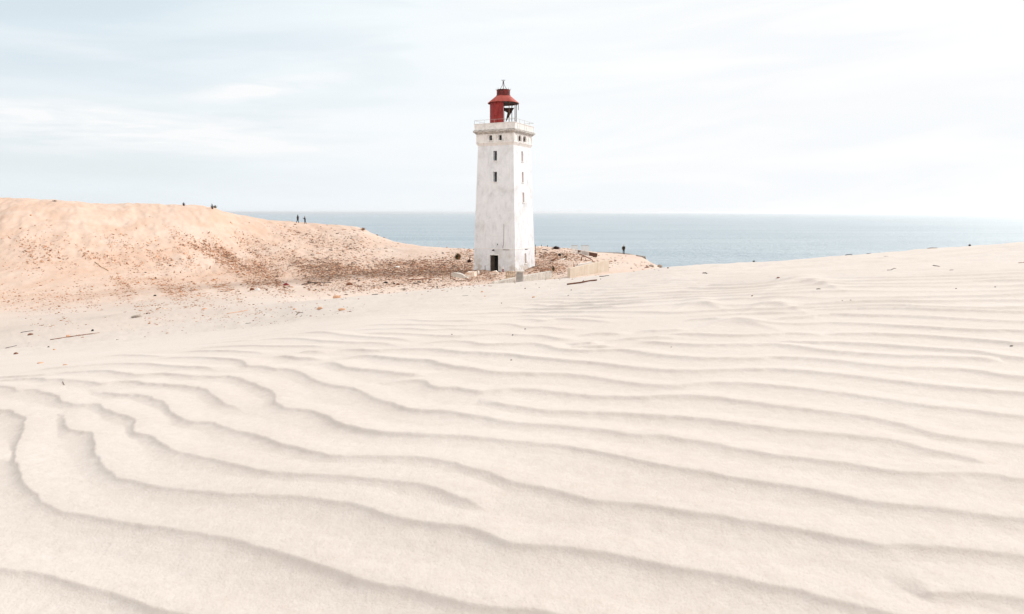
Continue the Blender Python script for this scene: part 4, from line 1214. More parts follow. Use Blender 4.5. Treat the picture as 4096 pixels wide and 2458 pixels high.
RK = [  # x, y, w, h, material, label, category
    (372, 1320, 14, 9, 'blackstone', 'round black stone above the long branch on the left slope', 'stone'),
    (270, 1343, 16, 13, 'clod', 'orange sand clod leaning on the long thin branch', 'clod'),
    (121, 1338, 26, 8, 'brick', 'brown flat clod under the short black stick at left', 'clod'),
    (546, 1264, 42, 11, 'stone', 'largest grey brown lump on the white strip left of the sand bank', 'lump'),
    (821, 1235, 20, 9, 'clod', 'orange brown clod at the upper rim of the smooth slope', 'clod'),
    (1180, 1236, 14, 8, 'clod', 'small orange clod alone above the curved black twig', 'clod'),
    (1350, 1187, 34, 24, 'clod', 'biggest orange clod heap at the rim of the pale sand bank', 'clod'),
    (1280, 1233, 22, 20, 'clod', 'upright orange clod between the biggest heap and the curved twig', 'clod'),
    (1365, 1237, 32, 14, 'clod', 'wide flat orange clod right of the upright one', 'clod'),
    (193, 1387, 8, 6, 'blackstone', 'tiny black pebble below the long branch at left', 'pebble'),
    (62, 1414, 16, 9, 'brick', 'dark brown clod below the lowest black stick at left', 'clod'),
    (164, 1452, 24, 8, 'clod', 'left of two faint orange clods at the start of the ripples', 'clod'),
    (263, 1459, 20, 8, 'clod', 'right of two faint orange clods at the start of the ripples', 'clod'),
    (217, 1399, 13, 9, 'clod', 'orange clod halfway between the long branch and the ripples', 'clod'),
    (620, 1183, 13, 7, 'blackstone', 'lone black stone on the grey sand of the debris flat', 'stone'),
    (1031, 1159, 22, 15, 'whitestone', 'white rubble stone beside a brown block on the debris flat', 'stone'),
    (1011, 1156, 18, 16, 'brick', 'brown broken block leaning on the white rubble stone', 'block'),
    (1145, 1138, 27, 13, 'postred', 'dark red lump left of the black boards', 'lump'),
    (1400, 1137, 26, 13, 'brick', 'dark stump sticking out right of the black boards', 'stump'),
    (1678, 1128, 16, 6, 'blackstone', 'flat black stone just below the rust brown log', 'stone'),
    (1543, 1130, 15, 9, 'blackstone', 'first of two black stones left of the brown lump', 'stone'),
    (1578, 1135, 13, 6, 'blackstone', 'second flatter black stone touching the brown lump', 'stone'),
    (1595, 1137, 15, 9, 'brick', 'rust brown lump beside two black stones below the log', 'lump'),
    (1616, 1155, 16, 8, 'stone', 'tan stone with a dark side near the sand bank edge', 'stone'),
    (1752, 1149, 8, 7, 'blackstone', 'small black stone at the sand bank edge left of the tower', 'stone'),
    (1592, 1068, 22, 6, 'whitestone', 'thin white slab lying in the dense brown debris', 'slab'),
    (1931, 1168, 12, 8, 'clod', 'upper orange clod on the sand below the tower door', 'clod'),
    (1941, 1184, 9, 6, 'clod', 'lower orange clod on the sand below the tower door', 'clod'),
    (2103, 1154, 6, 4, 'blackstone', 'black pebble on the sand below the low concrete wall', 'pebble'),
    (2160, 1150, 5, 3, 'blackstone', 'small black pebble just right of the one below the low wall', 'pebble'),
    (2189, 1120, 17, 8, 'clod', 'orange clod on sand right of the low concrete wall', 'clod'),
    (2136, 1188, 15, 9, 'clod', 'single orange clod on the smooth sand left of the driftwood log', 'clod'),
    (2187, 1106, 6, 5, 'blackstone', 'black stone on the sand heap against the low wall', 'stone'),
    (2403, 1117, 4, 4, 'blackstone', 'pebble above the right end of the driftwood log', 'pebble'),
    (2285, 1160, 5, 4, 'blackstone', 'pebble below the left end of the driftwood log', 'pebble'),
    (2274, 1181, 6, 4, 'stone', 'brown pebble farther below the driftwood log', 'pebble'),
    (2005, 1213, 5, 4, 'stone', 'brown pebble on the smooth sand under the orange clods', 'pebble'),
    (2098, 1316, 6, 5, 'blackstone', 'upper of three pebbles in the middle of the ripples', 'pebble'),
    (2051, 1341, 8, 5, 'blackstone', 'middle of three pebbles in the middle of the ripples', 'pebble'),
    (2045, 1441, 8, 6, 'stone', 'lowest of three pebbles in the middle of the ripples', 'pebble'),
    (1805, 1338, 6, 4, 'blackstone', 'lone dark pebble on ripples left of the pebble trio', 'pebble'),
    (2683, 1388, 5, 4, 'stone', 'brown pebble on ripples right of the pebble trio', 'pebble'),
    (4046, 1384, 12, 5, 'blackstone', 'black pebble in a ripple trough at the right edge', 'pebble'),
    (3822, 1155, 6, 4, 'blackstone', 'dark pebble among the fine ripples far right', 'pebble'),
    (3981, 1149, 5, 4, 'blackstone', 'rightmost dark pebble among the fine ripples', 'pebble'),
    (3367, 1204, 5, 4, 'blackstone', 'left of two pebbles below the crescent drift', 'pebble'),
    (3405, 1202, 6, 4, 'blackstone', 'right of two pebbles below the crescent drift', 'pebble'),
    (3008, 1184, 7, 5, 'brick', 'brown pebble left below the crescent drift', 'pebble'),
    (3113, 1111, 12, 5, 'brick', 'dark brown chip on smooth sand above the crescent drift', 'stone'),
    (3013, 1045, 11, 6, 'blackstone', 'black stone on the middle of the right crest line', 'stone'),
    (3876, 981, 14, 8, 'blackstone', 'black angular stone on the skyline far right', 'stone'),
    (2671, 1072, 7, 6, 'blackstone', 'black stone where the sand crest meets the sea', 'stone'),
    (2640, 1066, 24, 14, 'stone', 'pointed grey rock at the cliff edge against the sea', 'rock'),
    (2605, 1064, 24, 10, 'stone', 'low brown rock beside the pointed one at the cliff edge', 'rock'),
    (2586, 1070, 18, 6, 'brick', 'flat brown rubble pile at the foot of the grey cliff wall', 'rubble'),
]
for i, (x, y, w_, h_, m_, lb, ct) in enumerate(RK):
    rock({'lump': 'debris_lump', 'block': 'broken_block', 'slab': 'broken_slab', 'stump': 'tree_stump', 'rubble': 'rubble_pile'}.get(ct, ('sand_' if ct == 'clod' else '') + ct), x, y, w_, h_, m_, lb, ct, 100 + i,
         min_y=45 if (1000 < y < 1160 and x < 1800 and m_ != 'clod') else None)


# -- scattered rubble: the larger fragments one by one, the rest as one mass that also stands in for footprints
area = np.zeros_like(GU)
area[:-1, :-1] = np.abs((GU[:-1, 1:] - GU[:-1, :-1]) * np.diff(GV, axis=0)[:, :-1])
wgt = (dens * area * VISM).ravel()
wgt[~np.isfinite(wgt)] = 0
wgt /= wgt.sum()
PAL = np.array([(.13, .062, .036), (.20, .092, .050), (.29, .14, .08), (.09, .052, .036), (.38, .21, .13), (.36, .165, .085), (.05, .034, .027), (.56, .44, .35)])
PALP = np.array([.22, .18, .15, .15, .10, .08, .09, .03])


def chip_cloud(n):
    ids = rng.choice(len(wgt), n, p=wgt)
    I, J = np.unravel_index(ids, GU.shape)
    jx = rng.random(n)
    J2 = np.minimum(J + 1, NC - 1)
    X = GX[I, J] * (1 - jx) + GX[I, J2] * jx
    Y = GY[I, J]
    Z = GZ2[I, J] * (1 - jx) + GZ2[I, J2] * jx
    I1, I0 = np.minimum(I + 2, NR - 1), np.maximum(I - 2, 0)
    J1, J0 = np.minimum(J + 3, NC - 1), np.maximum(J - 3, 0)
    sy = (GZ2[I1, J] - GZ2[I0, J]) / (GY[I1, J] - GY[I0, J])                       # along the sight line
    sx = (GZ2[I, J1] - GZ2[I, J0]) / (GX[I, J1] - GX[I, J0])
    sy = sy - sx * A[J]
    return X, Y, Z, GU[I, J], GV[I, J], np.clip(sx, -.8, .8), np.clip(sy, -.8, .8)


n_ch = 30000
X, Y, Z, Ux, Vy, SLX, SLY = chip_cloud(n_ch)
L_ = rng.gamma(2.0, 1.7, n_ch) + 2.0                       # length in photo pixels
Lm = np.minimum(L_, 16) * Y / F
onhill = np.clip((1350 - Ux) / 250, 0, 1) * (Vy < 1120)  # chips stretched on the dune to draw its shaded footprints and streaks
Wm = Lm * rng.uniform(.22, .5, n_ch)
Hm = Lm * rng.uniform(.14, .36, n_ch) * (1 - .25 * onhill)
Lm = Lm * (1 + 1.1 * onhill)
yaw = np.where(onhill > rng.random(n_ch), -1.12, -.1) + rng.normal(0, .30, n_ch)
roll = rng.normal(0, .25, n_ch)
base = np.array([(-.5, -.38, -.5), (.42, -.5, -.5), (.5, .4, -.5), (-.4, .5, -.5), (-.36, -.3, .5), (.3, -.34, .42), (.36, .28, .5), (-.3, .36, .36)])
B = base[None] + rng.normal(0, .09, (n_ch, 8, 3))
B = B * np.stack([Lm, Wm, Hm], -1)[:, None, :]
cr, sr = np.cos(roll)[:, None], np.sin(roll)[:, None]
bx, bz = B[..., 0] * cr - B[..., 2] * sr, B[..., 0] * sr + B[..., 2] * cr
cy_, sy_ = np.cos(yaw)[:, None], np.sin(yaw)[:, None]
VX = X[:, None] + bx * cy_ - B[..., 1] * sy_
VY = Y[:, None] + bx * sy_ + B[..., 1] * cy_
VZ = (Z + Hm * .22)[:, None] + bz + SLX[:, None] * (VX - X[:, None]) + SLY[:, None] * (VY - Y[:, None])
CV = np.stack([VX, VY, VZ], -1).reshape(-1, 3)
bf = np.array([(3, 2, 1, 0), (4, 5, 6, 7), (0, 1, 5, 4), (1, 2, 6, 5), (2, 3, 7, 6), (3, 0, 4, 7)])
CF = (np.arange(n_ch)[:, None, None] * 8 + bf[None]).reshape(-1, 4)
me2 = bpy.data.meshes.new('rubble_and_footmarks')
me2.vertices.add(len(CV)); me2.vertices.foreach_set('co', CV.astype(np.float32).ravel())
me2.loops.add(len(CF) * 4); me2.loops.foreach_set('vertex_index', CF.astype(np.int32).ravel())
me2.polygons.add(len(CF)); me2.polygons.foreach_set('loop_start', np.arange(0, len(CF) * 4, 4, dtype=np.int32))
me2.update(calc_edges=True)
pick = rng.choice(len(PAL), n_ch, p=PALP)
colr = PAL[pick] * rng.uniform(.95, 1.5, (n_ch, 1))
colr = colr + np.clip((1250 - Ux) / 400, 0, 1)[:, None] * np.array([.17, .065, .02])
ca = me2.attributes.new('tint', 'FLOAT_COLOR', 'POINT')
ca.data.foreach_set('color', np.c_[np.repeat(colr, 8, 0), np.ones(n_ch * 8)].astype(np.float32).ravel())
m_, nt_, b_ = new_mat('mixed_rubble_and_footmarks')
tn = N(nt_, 'ShaderNodeAttribute', attribute_name='tint').outputs['Color']
nn = noise(nt_, N(nt_, 'ShaderNodeTexCoord').outputs['Object'], 9, 4, .7)
nt_.links.new(mixc(nt_, mapr(nt_, nn, .4, .7, 0, .4), tn, (.6, .5, .42)), b_.inputs['Base Color'])
b_.inputs['Roughness'].default_value = .92
b_.inputs['Specular IOR Level'].default_value = .1
me2.materials.append(m_)
rb = bpy.data.objects.new('rubble_and_footmarks', me2)
COL.objects.link(rb)
tag(rb, 'countless small brown brick and stone bits strewn over the dune and the flat, many on the dune in place of footprints and dark streaks', 'rubble', kind='stuff')

frag = [rock_mesh('brick_fragment', MAT[k], 500 + i, (1, .6, .45), 1) for i, k in enumerate(('brick', 'brick', 'stone', 'blackstone', 'clod', 'driftwood'))]
ZONES = [('brown brick fragment on the open face of the peach dune', 'fragments on the peach dune face', lambda x, y: x < 1000 and y < 1110),
         ('dark brick fragment in the dense debris band left of the tower', 'fragments in the debris band', lambda x, y: 1000 <= x < 1890 and y < 1112),
         ('dark fragment on the grey flat in front of the debris band', 'fragments on the grey flat', lambda x, y: x < 1890 and y >= 1112),
         ('rust coloured fragment in the ruin heap right of the tower', 'fragments in the ruin heap', lambda x, y: x >= 2135)]
cnt = [0] * 4
X, Y, Z, Ux, Vy, SLX, SLY = chip_cloud(420)
for x_, y_, z_, ux, vy in zip(X, Y, Z, Ux, Vy):
    for k, (lb, gr, fn) in enumerate(ZONES):
        if fn(ux, vy) and cnt[k] < (42, 60, 55, 40)[k]:
            cnt[k] += 1
            ln = random.uniform(8, 15) * y_ / F
            q_ = random.random()
            o = place_mesh('brick_fragment', frag[min(5, int(q_ * 6))], (x_, y_, z_ + ln * .08), (ln, ln * random.uniform(.7, 1.1), ln * random.uniform(.6, 1.0)), random.uniform(-1, .6), (random.uniform(-.3, .3), random.uniform(-.3, .3)))
            tag(o, lb, 'fragment', gr)
            break


# ------------------------------------------------------------------ walls, fences, posts round the tower
def long_wall(name, xa, ya, xb, yb, ztop, thick, depth, mat, label, cat='wall', joints=0):
    """wall whose level top edge runs between two image points"""
    Ya, Yb = ztop / slope(ya), ztop / slope(yb)
    p, q_ = at(xa, ya, Ya), at(xb, yb, Yb)
    d = q_ - p; d.z = 0
    ln = d.length
    ang = math.atan2(d.y, d.x)
    o = empty(name, ((p.x + q_.x) / 2, (p.y + q_.y) / 2, ztop - depth), ang)
    tag(o, label, cat)
    return o, ln, depth


def wall_block(name, xa, ya, xb, yb, ztop, thick, depth, mat, label, joints=0, cat='wall'):
    o, ln, dp = long_wall(name, xa, ya, xb, yb, ztop, thick, depth, mat, label, cat)
    seg = max(1, joints)
    for k in range(seg):
        mb_ = MB()
        x0 = -ln / 2 + ln * k / seg; x1 = -ln / 2 + ln * (k + 1) / seg
        mb_.box(((x0 + x1) / 2, thick / 2, dp / 2 - random.uniform(0, .02)), (x1 - x0 - .012, thick, dp))
        w__ = mb_.build('wall_panel', MAT[mat], o)
        bv = w__.modifiers.new('b', 'BEVEL'); bv.width = .02; bv.segments = 1
    return o


wall_block('concrete_wall', 2281, 1073.4, 2437, 1039.7, -5.2, .28, 3.6, 'concrete', 'tall beige streaked concrete wall rising behind the driftwood log', 3)
wall_block('low_concrete_wall', 2094, 1104.5, 2210, 1083.5, -5.6, .30, 3.0, 'paleconc', 'low pale concrete wall of short panels right of the grey block', 4)
wall_block('low_concrete_wall', 1978, 1129, 2063, 1111, -5.75, .30, 2.5, 'paleconc', 'low pale wall sinking into the sand below the tower, left of the grey block', 1)
# grey block with a slab on top between the two low walls
Yk = 58.5
pk = at(2078, 1127, Yk)
ob = empty('concrete_block', (pk.x, pk.y, pk.z - .6), R(-4))
tag(ob, 'grey concrete block with a protruding slab on top, between the two low walls', 'block')
MB().box((0, .35, .75), (pxm(26, Yk), .6, 1.3)).build('block_body', MAT['greyconc'], ob)  # darker than the walls: the shade on this face is in its colour
MB().box((.03, .30, 1.45), (pxm(33, Yk), .8, .10)).build('top_slab', MAT['paleconc'], ob)
# cliff-edge retaining wall, its line and end slab
p0 = at(2365, 1009, 127); p1 = at(2556, 1026, 127)
cl = empty('cliff_wall', ((p0.x + p1.x) / 2, 127, (p0.z + p1.z) / 2), 0)
tag(cl, 'low dark wall along the cliff edge behind the walker, ending in a broken grey slab', 'wall')
mb_ = MB()
wp_ = [(2365, 1009.5), (2420, 1011), (2475, 1012.5), (2515, 1017), (2550, 1024.5)]
for (xa, ya), (xb, yb) in zip(wp_[:-1], wp_[1:]):
    a_, b_ = at(xa, ya, 131), at(xb, yb, 131)
    c_ = (a_ + b_) / 2 - cl.location
    mb_.box((c_.x, c_.y, c_.z - .55), ((b_ - a_).length + .05, .3, 1.25), Matrix.Rotation(-math.atan2(b_.z - a_.z, b_.x - a_.x), 3, 'Y'))
mb_.build('wall_coping', MAT['greyconc'], cl)
sl_ = [(2543, 1020.5), (2582, 1026.5), (2587, 1060), (2572, 1058), (2548, 1034)]
Ys = 121
pv = [at(x, y, Ys + (x - 2543) * -.03) - cl.location for x, y in sl_]
dn = Vector((.15, .5, 0))
n6 = len(pv)
link_mesh('end_slab', pv + [p + dn for p in pv], [tuple(range(n6 - 1, -1, -1)), tuple(range(n6, 2 * n6))] + [(i, (i + 1) % n6, (i + 1) % n6 + n6, i + n6) for i in range(n6)], MAT['greyconc'], cl)
# rusty beam
p0, p1 = at(2316, 1004, 104), at(2382, 1021, 102)
o = MB().box((0, 0, 0), ((p1 - p0).length, .25, .55), Matrix.Rotation(-math.asin((p1.z - p0.z) / (p1 - p0).length), 3, 'Y')).build('fallen_beam', MAT['ironmid'])
o.location = (p0 + p1) / 2 + Vector((0, 0, -.1))
tag(o, 'long dark rusty beam sloping down behind the second white railing', 'beam')

# paling fences
def paling(name, x0, x1, yt, yb, Y0, n, mat, label, lean=.0):
    a_, b_ = at(x0, yb, Y0), at(x1, yb, Y0 - .5)
    root = (a_ + b_) / 2
    o = empty(name, root)
    tag(o, label, 'fence')
    hgt = pxm(yb - yt, Y0)
    m1 = MB()
    r_ = random.Random(n)
    for k in range(n):
        p = a_.lerp(b_, k / (n - 1)) - root
        hh_ = hgt * r_.uniform(.9, 1.08)
        m1.box((p.x, p.y + r_.uniform(-.02, .02), hh_ / 2 - .35 + (k / n) * -.0), (.035 * r_.uniform(.8, 1.2), .02, hh_ + .7), Matrix.Rotation(r_.uniform(-.05, .05) + lean, 3, 'Y'))
    m1.build('palings', MAT[mat], o)
    m2 = MB()
    for zz in (.22, .75):
        m2.tube([(a_ - root) + Vector((0, -.03, hgt * zz)), (b_ - root) + Vector((0, -.03, hgt * zz))], .012, 4)
    m2.build('fence_wire', MAT['ironmid'], o)
    return o


paling('paling_fence', 2024, 2061, 1085, 1112, 62.5, 17, 'paling', 'pale split wood paling fence standing on the sand below the tower corner')
paling('paling_fence', 2065, 2081, 1096, 1108, 64.5, 9, 'tanwood', 'short darker stub of paling fence behind the grey block')


def post(name, x, yt, yb, wpx, mat, label, cat='post', Y0=None, lean=0.0):
    g = ground(x, yb, 50) if Y0 is None else at(x, yb, Y0)
    hgt = pxm(yb - yt, g.y)
    r_ = pxm(wpx, g.y) / 2
    o = MB().tube([(0, 0, -.3), (lean * hgt * .5, 0, hgt * .5), (lean * hgt, 0, hgt)], r_, 7, r_ * .85).build(name, MAT[mat])
    o.location = g
    return tag(o, label, cat)


g = at(2012, 1093, 79.5)
mp = empty('marker_post', g)
tag(mp, 'red marker post with a white top and grey cap right of the doorway', 'post')
MB().tube([(0, 0, -.3), (0, 0, .47)], .07, 10).build('red_shaft', MAT['postred'], mp)
MB().tube([(0, 0, .472), (0, 0, .80)], .085, 10).build('white_band', MAT['postwhite'], mp)
MB().tube([(0, 0, .802), (0, 0, .86)], .055, 10).build('post_cap', MAT['greyconc'], mp)
post('iron_stake', 1940.5, 1062, 1085, 2.2, 'rustdark', 'thin black iron stake against the tower wall left of the doorway', 'stake', 80.5)
post('wooden_post', 1771, 1088, 1107, 3.2, 'tanwood', 'short tan post left of the broken white slab', 'post', 66)
post('wooden_post', 1802, 1090, 1105, 3, 'driftwood', 'short brown post at the left end of the broken white slab', 'post', 66)
post('wooden_post', 1874.5, 1022, 1040, 2.2, 'ironmid', 'thin leaning stake just right of the marram tuft left of the tower', 'stake', lean=.25)
post('iron_post', 2141.5, 979.5, 1012, 2.6, 'ironmid', 'dark post right against the shadowless right wall of the tower', 'post', 100)
post('iron_post', 2165.7, 980, 992.5, 2.2, 'rustdark', 'second dark post on the ridge right of the tower', 'post', 119)
post('iron_post', 2189.4, 980.5, 994, 2.2, 'rustdark', 'third dark post on the ridge, farthest right of the tower', 'post', 119)
post('wooden_post', 2267, 1006, 1034, 3.2, 'tanwood', 'tall tan post in the middle of the ruin heap', 'post', 95)
post('wooden_post', 2251.5, 1012, 1032, 2.6, 'darkwood', 'dark post left of the tall tan one in the ruin heap', 'post', 96)
post('wooden_post', 2256, 1018, 1040, 2.4, 'tanwood', 'slim tan stake between the dark post and tall tan post', 'stake', 94)
post('wooden_post', 2324, 1030, 1050, 5.0, 'driftwood', 'thick rusty stump in the ruin heap under the second railing', 'stump', 92, lean=.12)
post('wooden_post', 2293.5, 1050, 1066, 2.2, 'tanwood', 'slim tan stake just above the left end of the beige wall', 'stake', 82)
post('wooden_post', 2302, 1054, 1067, 2.6, 'whitebar', 'white peg behind the beige wall, first of the two', 'peg', 81)
post('wooden_post', 2308.5, 1055, 1066, 2.8, 'rustdark', 'black peg behind the beige wall beside the white one', 'peg', 81)
post('wooden_post', 2342, 1032, 1046, 2.4, 'driftwood', 'brown stake right of the thick rusty stump', 'stake', 93, lean=-.1)


def railing(x0, x1, yt0, yt1, yb0, yb1, Y0, n, label):
    a_, b_ = at(x0, yt0, Y0), at(x1, yt1, Y0 + .6)
    lo0, lo1 = at(x0, yb0, Y0).z, at(x1, yb1, Y0).z
    root = Vector(((a_.x + b_.x) / 2, (a_.y + b_.y) / 2, min(lo0, lo1)))
    o = empty('metal_railing', root)
    tag(o, label, 'railing')
    MB().tube([a_ - root, b_ - root], .045, 6).build('top_rail', MAT['railgrey'], o)
    for k in range(n):
        p = a_.lerp(b_, k / (n - 1)) - root
        zb_ = (lo0 + (lo1 - lo0) * k / (n - 1)) - root.z - .2
        MB().box((p.x, p.y, (p.z - .05 + zb_) / 2), (.085, .06, p.z - .05 - zb_)).build('bar', MAT['whitebar'], o)


railing(2286, 2310, 982.5, 982.5, 1006, 1012, 99, 6, 'first white comb shaped railing standing behind the ruin heap')
railing(2326, 2355, 983, 983.5, 1016, 1031, 97, 7, 'taller white comb shaped railing in front of the rusty beam')


# broken masonry in front of the tower
def broken(name, outline, Y0, th, mat, label, cat, side=(0.2, 1, 0)):
    """broken slab: front outline at its own distance, with real thickness"""
    pv_ = [at(x, y, Y0) for x, y in outline]
    c_ = sum(pv_, Vector()) / len(pv_)
    pv_ = [p - c_ for p in pv_]
    d_ = Vector(side).normalized() * th
    n_ = len(pv_)
    r_ = random.Random(len(label))
    vs = pv_ + [p * .92 + d_ + Vector((r_.uniform(-1, 1), 0, r_.uniform(-1, 1))) * th * .12 for p in pv_]
    o = link_mesh(name, vs, [tuple(range(n_ - 1, -1, -1)), tuple(range(n_, 2 * n_))] + [(i, (i + 1) % n_, (i + 1) % n_ + n_, i + n_) for i in range(n_)], MAT[mat])
    o.location = c_
    bm = bmesh.new(); bm.from_mesh(o.data)
    bmesh.ops.recalc_face_normals(bm, faces=bm.faces[:])
    bm.to_mesh(o.data); bm.free()
    return tag(o, label, cat)


broken('broken_slab', [(1803, 1092), (1812, 1091), (1826, 1093.5), (1838, 1096), (1850, 1100), (1858, 1106), (1868, 1109), (1872, 1114), (1840, 1113), (1802, 1105)], 66.5, .5, 'paleconc', 'broken white concrete slab sloping into the sand left of the tower', 'slab')
broken('masonry_chunk', [(1858, 1099), (1866, 1090), (1886, 1089), (1897, 1091), (1898, 1106), (1880, 1113), (1862, 1110)], 68, .9, 'masonry', 'orange and white masonry chunk beside the broken slab', 'masonry')
broken('masonry_chunk', [(1894, 1085.5), (1911, 1084), (1912, 1096), (1905, 1101), (1897, 1099)], 73, .6, 'paleconc', 'small pale stone block at the left corner of the tower', 'block')
broken('masonry_chunk', [(1958, 1090), (1968, 1086.5), (1982, 1086), (1991, 1088.5), (1992, 1096), (1972, 1099), (1958, 1097)], 76.5, .6, 'masonry', 'small orange masonry block before the dark doorway', 'masonry')
broken('masonry_chunk', [(2145, 995), (2153, 990), (2166, 992), (2160, 1003), (2150, 1012), (2143, 1012)], 104, 1.2, 'masonry', 'orange sand covered chunk leaning by the right side of the tower', 'masonry')
broken('sand_heap', [(2228, 1046), (2238, 1041), (2250, 1038), (2262, 1044), (2270, 1050), (2262, 1056), (2232, 1055)], 92, 1.5, 'whitestone', 'small white heap in the middle of the ruin', 'heap')
broken('broken_slab', [(2312, 1012), (2324, 1006), (2325, 1017), (2316, 1019)], 100, .4, 'paleconc', 'pale square slab between the two white railings', 'slab')
broken('broken_slab', [(2300, 1068), (2318, 1058), (2345, 1054), (2366, 1049), (2366, 1056), (2330, 1064), (2306, 1071)], 80, .6, 'whitestone', 'white rubble ledge right behind the beige wall', 'rubble')
broken('broken_board', [(2231, 1020), (2236, 1014), (2242, 1017), (2245, 1024), (2236, 1026)], 97, .4, 'blackstone', 'black broken panel propped left of the posts in the ruin', 'panel')
broken('rubble_chunk', [(2203, 1044), (2210, 1038), (2222, 1033), (2221, 1040), (2212, 1046), (2205, 1049)], 93, .5, 'brick', 'dark red chunk with a black end left of the white heap', 'chunk')
for i, (xa, ya, xb, yb, tp, Y0, lb) in enumerate([
        (2169, 1000, 2192, 1003, 3, 112, 'dark board lying on the ridge under the second post'),
        (2189, 994.5, 2212, 994, 2.2, 118, 'dark pole lying on the ridge against the third post'),
        (2208, 1057, 2268, 1062, 2.4, 84, 'long thin brown pole lying above the grass tuft'),
        (2318, 1018, 2372, 1044, 4.0, 92, 'rusty bent bar running under the second railing'),
        (2296, 1040, 2308, 1054, 3.0, 91, 'short rusty bar crossed with another in the ruin'),
        (2282, 1050, 2300, 1036, 2.6, 91, 'short rusty bar leaning the other way in the ruin'),
        (2326, 1054, 2345, 1043, 3.0, 90, 'dark branch sticking up right of the rusty stump'),
        (2258, 1038, 2275, 1050, 2.6, 91, 'curved brown branch right of the white heap'),
        (2258, 1029, 2268, 1031, 5.0, 94, 'dark squat beam end between the two posts')]):
    a_, b_ = at(xa, ya, Y0), at(xb, yb, Y0)
    c_ = (a_ + b_) / 2
    r_ = pxm(tp, Y0) / 2
    o = MB().tube([a_ - c_, (a_ - c_) * .3 + Vector((0, .1, r_ * 1.5)), (b_ - c_) * .4 + Vector((0, .05, r_)), b_ - c_], r_, 7, r_ * .8).build('ruin_beam', MAT['darkwood' if 'dark' in lb else 'driftwood'])
    o.location = c_
    tag(o, lb, 'beam')


# ------------------------------------------------------------------ plants
def tuft(name, x, yb, wpx, hpx, n, mat, label, cat, Y0=None, mat2=None, spread=1.0):
    g = ground(x, yb) if Y0 is None else at(x, yb, Y0)
    W_, H = pxm(wpx, g.y), pxm(hpx, g.y)
    r_ = random.Random(int(x))
    root = empty(name, g)
    tag(root, label, cat)
    sets = [(mat, MB())] + ([(mat2, MB())] if mat2 else [])
    for k in range(n):
        th = r_.uniform(0, 2 * math.pi)
        out = r_.random()**.7
        bx_ = Vector((math.cos(th), math.sin(th), 0))
        b0 = bx_ * W_ * .18 * r_.random()
        tip = bx_ * W_ * .55 * out * spread + Vector((0, 0, H * (1.15 - .7 * out**1.5) * r_.uniform(.65, 1.1)))
        mid = b0.lerp(tip, .55) + Vector((0, 0, H * .18))
        side = bx_.cross(Vector((0, 0, 1))) * max(.012, W_ * .016)
        m1 = sets[1][1] if (mat2 and (tip.x > 0 and r_.random() < .75)) else sets[0][1]
        m1.add([b0 - side, b0 + side, mid + side * .8, mid - side * .8, tip], [(0, 1, 2, 3), (3, 2, 4)])
    for i, (mm, mb1) in enumerate(sets):
        mb1.build('green_blades' if i == 0 else 'dry_blades', MAT[mm], root)
    return root


tuft('marram_tuft', 1834, 1038, 40, 24, 520, 'marram', 'round green and straw marram tuft on the sand left of the tower', 'grass tuft', mat2='drygrass')
tuft('dry_bush', 1876, 1050, 32, 12, 260, 'twigs', 'low brown dry bush between the marram tuft and the tower', 'bush', spread=1.2)
tuft('marram_tuft', 2214, 1086, 18, 19, 320, 'marram', 'dark green marram tuft at the right end of the low concrete wall', 'grass tuft', Y0=66, mat2='drygrass')
tuft('dry_bush', 2224, 999, 42, 13, 520, 'twigs', 'dark red brown heap of dry brush on the ridge right of the tower', 'bush', Y0=116, spread=1.1)
for i, (x, yb, w_, h_, m_, lb) in enumerate([
        (733, 824, 14, 11, 'twigs', 'small wind bent bush on the left skyline, nearer the frame edge'),
        (850, 837, 14, 16, 'twigs', 'dark broken stump with twigs on the dune skyline at the notch'),
        (868, 829, 20, 9, 'marram', 'sparse grass stalks on the skyline right of the dark stump'),
        (217, 806, 20, 4, 'twigs', 'flat dark twig patch on the skyline at far left'),
        (1452, 922, 26, 8, 'drygrass', 'fringe of dry grass where the dune skyline drops to the sea')]):
    tuft('skyline_plant', x, yb, w_ * 1.3, h_ * 1.35, 80, m_, lb, 'plant', spread=1.2)


# ------------------------------------------------------------------ people
def skin_obj(name, chains, mat, parent, levels=1):
    """chains: list of [(x,y,z,r), ...]; equal first points join"""
    vs, es, rs, key = [], [], [], {}
    for ch in chains:
        prev = None
        for x, y, z, r_ in ch:
            k = (round(x, 4), round(y, 4), round(z, 4))
            if k not in key:
                key[k] = len(vs); vs.append((x, y, z)); rs.append(r_)
            i = key[k]
            if prev is not None: es.append((prev, i))
            prev = i
    me_ = bpy.data.meshes.new(name)
    me_.from_pydata(vs, es, [])
    o = bpy.data.objects.new(name, me_)
    COL.objects.link(o)
    sk = o.modifiers.new('skin', 'SKIN')
    if not me_.skin_vertices: bm = bmesh.new(); bm.from_mesh(me_); bm.verts.layers.skin.verify(); bm.to_mesh(me_); bm.free()
    for i, r_ in enumerate(rs):
        me_.skin_vertices[0].data[i].radius = (r_, r_)
    me_.skin_vertices[0].data[0].use_root = True
    sb = o.modifiers.new('sub', 'SUBSURF'); sb.levels = levels; sb.render_levels = levels
    dg = bpy.context.evaluated_depsgraph_get()
    dg.update()
    m2 = bpy.data.meshes.new_from_object(o.evaluated_get(dg))
    o.modifiers.clear()
    o.data = m2
    m2.name = name
    m2.materials.clear(); m2.materials.append(mat)
    m2.polygons.foreach_set('use_smooth', [True] * len(m2.polygons))
    o.parent = parent
    return o


